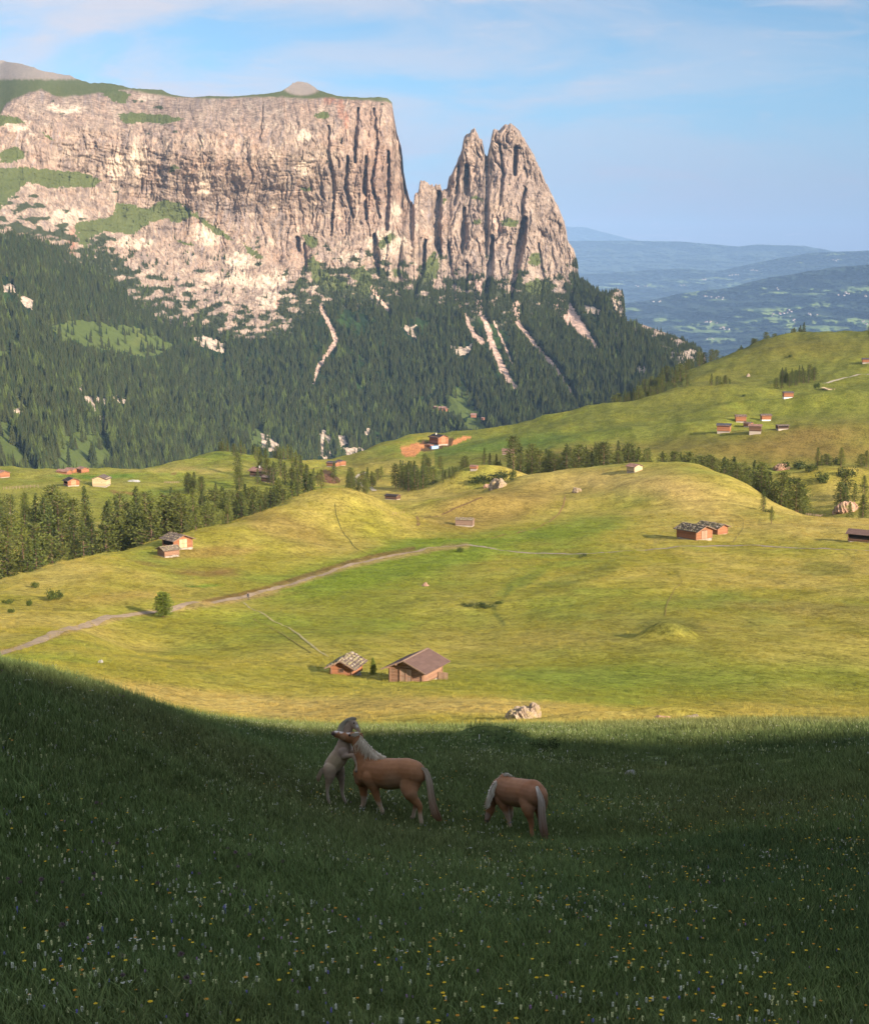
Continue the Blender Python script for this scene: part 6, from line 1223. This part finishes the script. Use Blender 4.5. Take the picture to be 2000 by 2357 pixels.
# single seed heads on tall stems that stand out near the camera
def seed_head_mesh(seed):
    rng = np.random.default_rng(seed); V = []; Q = []; c = np.array((0, 0, 0.0))
    for _ in range(150):
        d = rng.normal(0, 1, 3); d /= np.linalg.norm(d); d[2] = d[2] * .8 + .1; s = np.cross(d, rng.normal(0, 1, 3)); s /= np.linalg.norm(s); k = len(V); r = .022 * rng.uniform(.8, 1.15)
        V += [d * .004 - s * .0006, d * .004 + s * .0006, d * r + s * .0012, d * r - s * .0012]; Q.append((k, k + 1, k + 2, k + 3))
    return np.array(V), np.array(Q)
SHM = NT('seed_head_fluff'); SHM = SHM.done((.17, .115, .13), None, .8); STM = NT('seed_stem'); STM = STM.done((.14, .15, .07), None, .8)
SH = [np_mesh('head', *seed_head_mesh(8 + k), [SHM], False) for k in range(3)]
BLM = NT('bell_petals'); BLM = BLM.done((.10, .09, .40), None, .7)
def bell_mesh():
    V = []; Q = []; rng = np.random.default_rng(4)
    for k in range(9):
        z = -.03 + .010 * k; a0 = k * 2.4
        for q in range(5):
            a = a0 + q * 1.2566; d = np.array((math.cos(a), math.sin(a), -.3)); s = np.array((-math.sin(a), math.cos(a), 0)); c = np.array((0, 0, z)) + d * .006; i = len(V); V += [c - d * .006, c + s * .004, c + d * .007, c - s * .004]; Q.append((i, i + 1, i + 2, i + 3))
    return np_mesh('head', np.array(V), np.array(Q), [BLM], False)
BEL = bell_mesh()
def stem_flower(u, v, px, kind, label, k, group=None):
    """Flower whose head shows at pixel u, v with a stem of px pixels below it."""
    g = hit(u, v + px, 6, 60); L = px * g.y / F * 1.02; top = at(u, v, g.y); st, sq = tube_mesh([[((0, 0, 0), .0022), ((.01, 0, L * .5), .0018), (tuple(Vector((top.x - g.x, 0, top.z - g.z))), .0014)]], 5)
    e = bpy.data.objects.new({'seed': 'seed_head_flower', 'bell': 'blue_spike_flower'}[kind], None); link(e); e.location = g; tag(e, label, 'flower', group); obj('stem', np_mesh('stem', st, sq, [STM]), e); h = obj('head', SH[k % 3] if kind == 'seed' else BEL, e); h.location = Vector((top.x - g.x, 0, top.z - g.z)); s = .85 + .2 * (k % 3); h.scale = (s, s, s); return e
for k, (x, y, px) in enumerate([(45,185,44),(120,205,30),(240,190,36),(360,205,30),(545,155,34),(702,635,36),(712,745,66),(1082,760,60),(360,455,44),(1155,155,44),(1365,30,34),(1445,45,32),(1380,115,38),(1365,240,30),(1640,85,28),(480,280,30),(915,210,36),(1050,625,34),(210,270,28),(585,190,28)]):
    stem_flower(x / 2.52, 1950 + y / 2.52, px, 'seed', 'brownish purple fluffy seed head on a thin stem at the lower left of the meadow', k, 'fluffy seed heads lower left')
for k, (x, y, px) in enumerate([(635,1492,36),(680,1490,40),(1365,1545,34),(1450,1558,34),(1320,1520,28),(560,1256,36),(592,1262,34),(1285,1415,24)]):
    stem_flower(x / 2.52, 1350 + y / 2.52, px, 'seed', 'dark seed head on a tall stem in the shaded slope left of the horses', k, 'seed heads left of the horses')
for k, (u, v, px) in enumerate([(262,1606,26),(276,1600,30),(284,1603,26),(270,1612,20),(290,1612,18),(378,1630,16),(120,1572,24),(5,1543,24)]):
    stem_flower(u, v, px, 'seed', 'dark seed head standing up against the sunlit meadow on the crest of the near slope', k, 'seed heads on the crest')
for k, (u, v, px) in enumerate([(40,2098,24),(518,2095,22),(575,2100,18),(236,2145,14)]):
    stem_flower(u, v, px, 'bell', ['blue violet flower spike near the left edge', 'blue violet flower spike in the middle of the lower left meadow', 'short mauve blue spike right of the blue violet one', 'small blue spike left of the centre of the lower left meadow'][k], k)
# ---------------------------------------------------------------- rocks, fences, walker, cows, far houses
def rock_mesh(seed, flat=.6, rough=.42):
    bm = bmesh.new(); bmesh.ops.create_icosphere(bm, subdivisions=5, radius=1.0)
    for v in bm.verts:
        c = v.co.copy(); n = float(fbm(np.array(c.x * 1.1 + seed), np.array(c.y * 1.1 + c.z * .9), 3, seed)) ; n2 = float(fbm(np.array(c.x * 3.3), np.array(c.z * 3.1 + c.y * 2.7 + seed), 3, seed + 5, ridged=True))
        q = 1 + rough * 1.6 * n + rough * .55 * n2 + rough * .22 * float(fbm(np.array(c.x * 9.0), np.array(c.z * 8.0 + c.y * 7), 2, seed + 9, ridged=True)); v.co = Vector((c.x * q, c.y * q, max(-.4, c.z) * q * flat))
    me = bpy.data.meshes.new('boulder'); bm.to_mesh(me); bm.free()
    for p in me.polygons: p.use_smooth = False
    return me
def rock_mat(name, a, b, moss):
    M = NT(name); p = M.coord((1, 1, 1)); n = M.noise(3, 6, .7, p); c = M.mix(M.rng(n, .35, .65), a, b); c = M.mix(M.rng(M.noise(1.4, 5, .7, p), .5, .62, 0, .8), c, moss); return M.done(c, M.bump(M.noise(6, 6, .75, p), .8, .15), .95)
RM = [rock_mat('tan_limestone', (.28, .21, .15), (.46, .37, .28), (.33, .26, .11)), rock_mat('grey_limestone', (.30, .29, .28), (.55, .54, .52), (.16, .17, .10)), rock_mat('reddish_rock', (.38, .22, .15), (.50, .33, .24), (.18, .17, .06))]  # tan, grey and reddish rock, each in its own colour
def rock(u, v, w, h, k, label, d0=30, d1=2000, seed=1, flat=.6, depth=.8, name='boulder'):
    p = hit(u, v, d0, d1); me = rock_mesh(seed, flat); me.materials.append(RM[k]); o = obj(name, me); s = w * p.y / F / 2; o.location = p; o.scale = (s, s * depth, h * p.y / F / (flat * 1.05)); o.rotation_euler = (0, 0, seed * 1.3); tag(o, label, 'rock'); return o
rock(1206, 1655, 66, 26, 0, 'large pale lichen spotted boulder lying at the edge of the shadow', 80, 200, 3)
rock(1226, 1653, 38, 32, 0, 'pointed pale rock standing on the right part of the large pale boulder', 80, 200, 8, .9)
rock(1453, 1787, 26, 13, 1, 'small blue white rock in the shade right of the grazing horse', 25, 90, 4)
rock(979, 1349, 16, 6, 2, 'flat tan stone alone in the green meadow above the barns', 250, 460, 6)
rock(232, 1526, 10, 6, 1, 'tiny white stone in the bright grass at left', 150, 300, 7)
rock(1140, 1125, 26, 20, 0, 'pale jagged outcrop on the crest below the bushy knoll', 600, 800, 9, .9); rock(1154, 1121, 22, 15, 0, 'lower right shoulder of the jagged outcrop below the knoll', 600, 800, 10, .9); rock(1122, 1121, 20, 6, 2, 'low reddish ledge left of the jagged outcrop', 600, 800, 11)
rock(1945, 1178, 44, 20, 2, 'big rounded reddish boulder above the right meadow crest', 480, 760, 12, .75); rock(1964, 1170, 26, 12, 2, 'smaller reddish boulder on the right of the big rounded one', 480, 760, 13)
rock(1328, 1133, 18, 9, 0, 'small pale boulder on the dry hillside left of the grassy crest', 600, 760, 14)
rock(1800, 1080, 34, 10, 2, 'patch of reddish rubble at the edge of the right dell', 640, 900, 15); rock(1722, 866, 8, 5, 0, 'tiny pale rock high on the upper meadow', 1000, 1800, 16)
rock(1988, 1162, 10, 6, 2, 'orange brown stone at the right edge above the boulder', 480, 760, 18); rock(1525, 1656, 40, 7, 2, 'low brown stony hummock in the sunlit strip, right of the pale boulder', 90, 180, 19, .5)
rock(1590, 1655, 46, 7, 0, 'second low stony hummock further right in the sunlit strip', 90, 180, 20, .5); rock(306, 1083 + 26, 26, 4, 1, 'grey log pile like stones on the shelf meadow', 700, 1000, 22, .4)
PW = NT('white_post'); PW = PW.done((.75, .72, .64), None, .7)
def post(u, v, h, label, d0, d1, mat=PW, r=None):
    p = hit(u, v, d0, d1); L = h * p.y / F * 1.05; r = r or max(.008, .9 * p.y / F); v_, q_ = tube_mesh([[((0, 0, -.1), r), ((0, 0, L * .9), r), ((0, 0, L), r * .6)]], 6); o = obj('fence_post', np_mesh('fence_post', v_, q_, [mat], True)); o.location = p; tag(o, label, 'fence post'); return o
for u, v, h, la, a, b in [(333,1614,14,'white electric fence post on the crest, left one of two',25,60),(400,1628,17,'white electric fence post on the crest, right one of two',30,70),(1103,1702,12,'thin white post on the hummock behind the grazing horse',30,130),(1306,1740,14,'thin white post right of the dark juniper',30,110),(1532,1762,9,'thin short white post in the middle of the shaded slope',28,100),(1763,1787,13,'thin white post in the right half of the shaded slope',25,90)]:
    post(u, v, h, la, a, b)
def fence(pts, n, hpx, label, d0, d1, rail=True):
    P = []; 
    for i in range(n):
        f = i / (n - 1) * (len(pts) - 1); j = min(int(f), len(pts) - 2); g = f - j; P.append(hit(pts[j][0] * (1 - g) + pts[j + 1][0] * g, pts[j][1] * (1 - g) + pts[j + 1][1] * g, d0, d1))
    e = bpy.data.objects.new('wooden_fence', None); link(e); e.location = P[0]; tag(e, label, 'fence'); L = hpx * P[0].y / F
    for p in P:
        v_, q_ = tube_mesh([[((0, 0, -.2), .10), ((0, 0, L), .08)]], 5); o = obj('post', np_mesh('post', v_, q_, [W['door']], True), e); o.location = p - P[0]
    if rail:
        for zf in (.45, .85): v_, q_ = tube_mesh([[(tuple(p - P[0] + Vector((0, 0, L * zf))), .05) for p in P]], 5); obj('rail', np_mesh('rail', v_, q_, [W['door']], True), e)
fence([(8,1127),(45,1125),(88,1122)], 11, 7, 'short row of pale fence posts at the left edge of the shelf meadow', 700, 1100)
fence([(378,1112),(412,1112)], 8, 4, 'thin fence left of the round clump on the shelf', 700, 1100)
fence([(1855,1181),(1900,1182)], 9, 5, 'pale fence posts on the crest left of the big rounded boulder', 450, 700)
fence([(905,1184),(930,1181)], 5, 5, 'few grey posts in the hollow left of the dry hill', 500, 800, False)
# the wooden ramp on the far slope
rp_ = hit(1905, 897, 900, 1800); mb = MB(); mb.box((0, 0, .6), (4, 13, .5), 0, Matrix.Rotation(.15, 3, 'X')); [mb.box((s * 2, 0, 1.3), (.2, 13, .2), 0) for s in (-1, 1)]; [mb.box((s * 2, y, .7), (.25, .25, 1.4), 0) for s in (-1, 1) for y in (-6, -2, 2, 6)]; o = obj('wooden_bridge', mb.mesh('wooden_bridge', [W['pale']])); o.location = rp_; o.rotation_euler = (0, 0, .5); tag(o, 'pale wooden plank bridge on the far right slope', 'bridge')
# walker on the road
def walker(u, v):
    p = hit(u, v, 250, 420); V3 = Vector; J = lambda x, y, z: V3((x, y, z))
    ch = [[J(0,0,.95), J(0,0,1.18), J(.01,0,1.42)], [J(0,0,1.42), J(.015,0,1.52)], [J(.02,0,1.60), J(.03,0,1.68)], [J(-.09,0,.92), J(-.13,.12,.50), J(-.10,-.10,.09)], [J(.09,0,.92), J(.11,-.16,.50), J(.12,-.20,.07)], [J(-.19,0,1.38), J(-.25,-.08,1.10), J(-.22,-.24,.92)], [J(.19,0,1.38), J(.25,.08,1.10), J(.22,.02,.88)], [J(-.10,-.10,.08), J(-.10,-.24,.05)], [J(.12,-.20,.07), J(.12,-.34,.06)]]
    rad = [[.15,.14,.16],[.07,.055],[.095,.085],[.10,.07,.045],[.10,.07,.045],[.065,.048,.032],[.065,.048,.032],[.045,.035],[.045,.035]]
    me = chain_mesh([[(a, r) for a, r in zip(c, rr)] for c, rr in zip(ch, rad)], .022, squash=.8, smooth=2); co = np.empty(len(me.vertices) * 3, np.float32); me.vertices.foreach_get('co', co); co = co.reshape(-1, 3)
    C = np.full((len(co), 3), .03); C[:, 2] = .04; C[co[:, 2] < .95] = (.05, .045, .05); C[co[:, 2] > 1.50] = (.42, .26, .19); a = me.attributes.new('tint', 'FLOAT_VECTOR', 'POINT'); a.data.foreach_set('vector', C.astype(np.float32).ravel()); me.materials.append(HAIR)
    e = bpy.data.objects.new('person', None); link(e); e.location = p; e.rotation_euler = (0, 0, .6); tag(e, 'person in dark clothes walking along the gravel road', 'person'); obj('body', me, e)
    hb = chain_mesh([[(J(.02,.02,1.66), .09), (J(.03,.02,1.72), .085)]], .02, smooth=1); hb.materials.append(EYE); obj('hair', hb, e)
walker(571, 1381)
# cattle as far pale animals on the shelf
def cow(u, v, px, col, label, yaw):
    p = hit(u, v, 600, 900); s = px * p.y / F / 2.0; J = lambda x, y, z: Vector((x, y, z)); ch = [[J(-.75,0,1.05), J(0,0,1.0), J(.7,0,1.05)], [J(.75,0,1.15), J(1.05,0,1.2)], [J(1.1,0,1.2), J(1.38,0,1.02)]]; rad = [[.34,.38,.33],[.2,.16],[.15,.10]]
    for x in (-.68, .6):
        for y in (-.17, .17): ch.append([J(x, y, .85), J(x - .04, y, .45), J(x, y, .04)]); rad.append([.13,.075,.06])
    ch.append([J(-1.02,0,1.15), J(-1.1,0,.6)]); rad.append([.04,.03]); me = chain_mesh([[(a, r) for a, r in zip(c, rr)] for c, rr in zip(ch, rad)], .05, squash=.75, smooth=2); a = me.attributes.new('tint', 'FLOAT_VECTOR', 'POINT'); a.data.foreach_set('vector', np.tile(np.array(col, np.float32), len(me.vertices))); me.materials.append(HAIR); o = obj('cow', me); o.location = p; o.rotation_euler = (0, 0, yaw); o.scale = (s, s, s); tag(o, label, 'cow')
cow(26, 1186, 9, (.66, .56, .46), 'whitish cow grazing above the left wood near the picture edge', .3); cow(60, 1181, 8, (.50, .34, .2), 'light brown cow grazing right of the whitish one', 2.6)
# heap and container by the new house
hp = hit(750, 1108, 850, 1200); me = rock_mesh(31, .5, .15); dm = NT('dark_earth'); me.materials.append(dm.done((.10, .055, .035))); o = obj('earth_heap', me); o.location = hp; o.scale = (8, 6, 9); tag(o, 'dark brown earth heap between trees below the rim huts', 'earth heap')
tp_ = hit(1000, 1033, 900, 1400); mb = MB(); mb.box((0, 0, 1.1), (6, 2.4, 2.2), 0); mb.box((0, 0, 2.25), (6.2, 2.6, .1), 0); [mb.box((x, -1.22, 1.1), (.1, .06, 2.1), 0) for x in (-2.4, -1.2, 0, 1.2, 2.4)]; tm = NT('blue_tarpaulin'); o = obj('site_container', mb.mesh('site_container', [tm.done((.30, .42, .62))])); o.location = tp_; o.rotation_euler = (0, 0, .5); tag(o, 'pale blue container in front of the new house', 'container')
# tiny houses of the far side: each a thing of its own
def tiny_house(p, s, label, group, seed, wallcol):
    rng = random.Random(seed); e = bpy.data.objects.new('house', None); link(e); e.location = p; e.rotation_euler = (0, 0, rng.uniform(0, 3)); e.scale = (s, s * rng.uniform(1, 1.6), s); tag(e, label, 'house', group); obj('wall', TH[wallcol], e); obj('roof', TH['roof'], e)
def _tiny():
    w = MB(); w.box((0, 0, .30), (1, 1, .7), 0); w.add([Vector((-.5, -.5, .65)), Vector((.5, -.5, .65)), Vector((0, -.5, .95)), Vector((-.5, .5, .65)), Vector((.5, .5, .65)), Vector((0, .5, .95))], [(0, 1, 2), (3, 5, 4)], 0); r = MB()
    for sx in (-1, 1): r.box((sx * .3, 0, .79), (.72, 1.2, .06), 0, Matrix.Rotation(sx * .54, 3, 'Y'))
    ow = NT('far_plaster'); ow = ow.done((.55, .52, .49)); rr = NT('tile_roof'); return {'white': w.mesh('wall', [ow]), 'wood': w.mesh('wall', [W['orange']]), 'roof': r.mesh('roof', [rr.done((.28, .17, .14))])}
TH = _tiny(); rg = random.Random(77)
for cl, (cu, cv, su, sv, n, la) in enumerate([(1632,743,12,3,6,'left farm group'),(1665,757,12,3,6,'lower left farm group'),(1637,780,10,2,3,'lowest single farm group'),(1798,722,20,6,12,'bright meadow village'),(1860,724,14,3,6,'right of the bright meadow'),(1830,738,8,3,3,'under the bright meadow'),(1626,682,10,3,4,'upper left clearing'),(1658,686,10,3,4,'upper clearing'),(1943,677,14,3,6,'upper right clearing'),(1992,682,6,2,3,'right edge clearing'),(1880,777,26,5,22,'valley village behind the skyline trees'),(1990,742,8,6,5,'right edge meadow'),(1790,664,8,2,2,'high farms'),(1512,695,10,2,3,'left woods edge')]):
    for k in range(n):
        u = rg.gauss(cu, su * .6); v = rg.gauss(cv, sv * .6); v = max(v, lerp_pts(CR_A, u) + 4); D = _far_pt(u, v, CR_A, 900, 14000, 22000); tiny_house(at(u, v, D * .93), rg.uniform(1.7, 3.0) * D / F, 'tiny white far farmhouse, %s' % la, 'far houses, ' + la, k, 'white')
for cl, (cu, cv, su, sv, n, la) in enumerate([(1615,644,8,2,4,'middle of the blue ridge'),(1690,633,10,3,6,'right middle of the blue ridge'),(1732,622,9,2,4,'fields on the blue ridge'),(1470,658,14,2,4,'foot of the blue ridge by the cliff'),(1573,657,8,2,3,'lower blue ridge'),(1920,600,16,3,4,'right top of the blue ridge')]):
    for k in range(n):
        u = rg.gauss(cu, su * .6); v = max(rg.gauss(cv, sv * .6), lerp_pts(CR_B, u) + 3); D = _far_pt(u, v, CR_B, 760, 26000, 34000); tiny_house(at(u, v, D * .93), rg.uniform(1.5, 2.4) * D / F, 'tiny white distant farmhouse, %s' % la, 'distant houses, ' + la, k, 'white')
for u, v, s, la in [(1001,941,7,'tiny farmhouse left in the forest clearing'),(1018,945,10,'reddish farmhouse group centre in the forest clearing'),(1027,946,8,'reddish farmhouse right in the forest clearing'),(1090,960,9,'brown farmhouse at the lower tip of the forest clearing'),(1112,966,6,'small hut right of the brown farmhouse in the forest clearing')]:
    D = float(np.exp(MDEPTH(np.array([float(u)]), np.array([float(v)])))[0]); tiny_house(at(u, v, D - 45), s * D / F, la, None, u, 'wood')
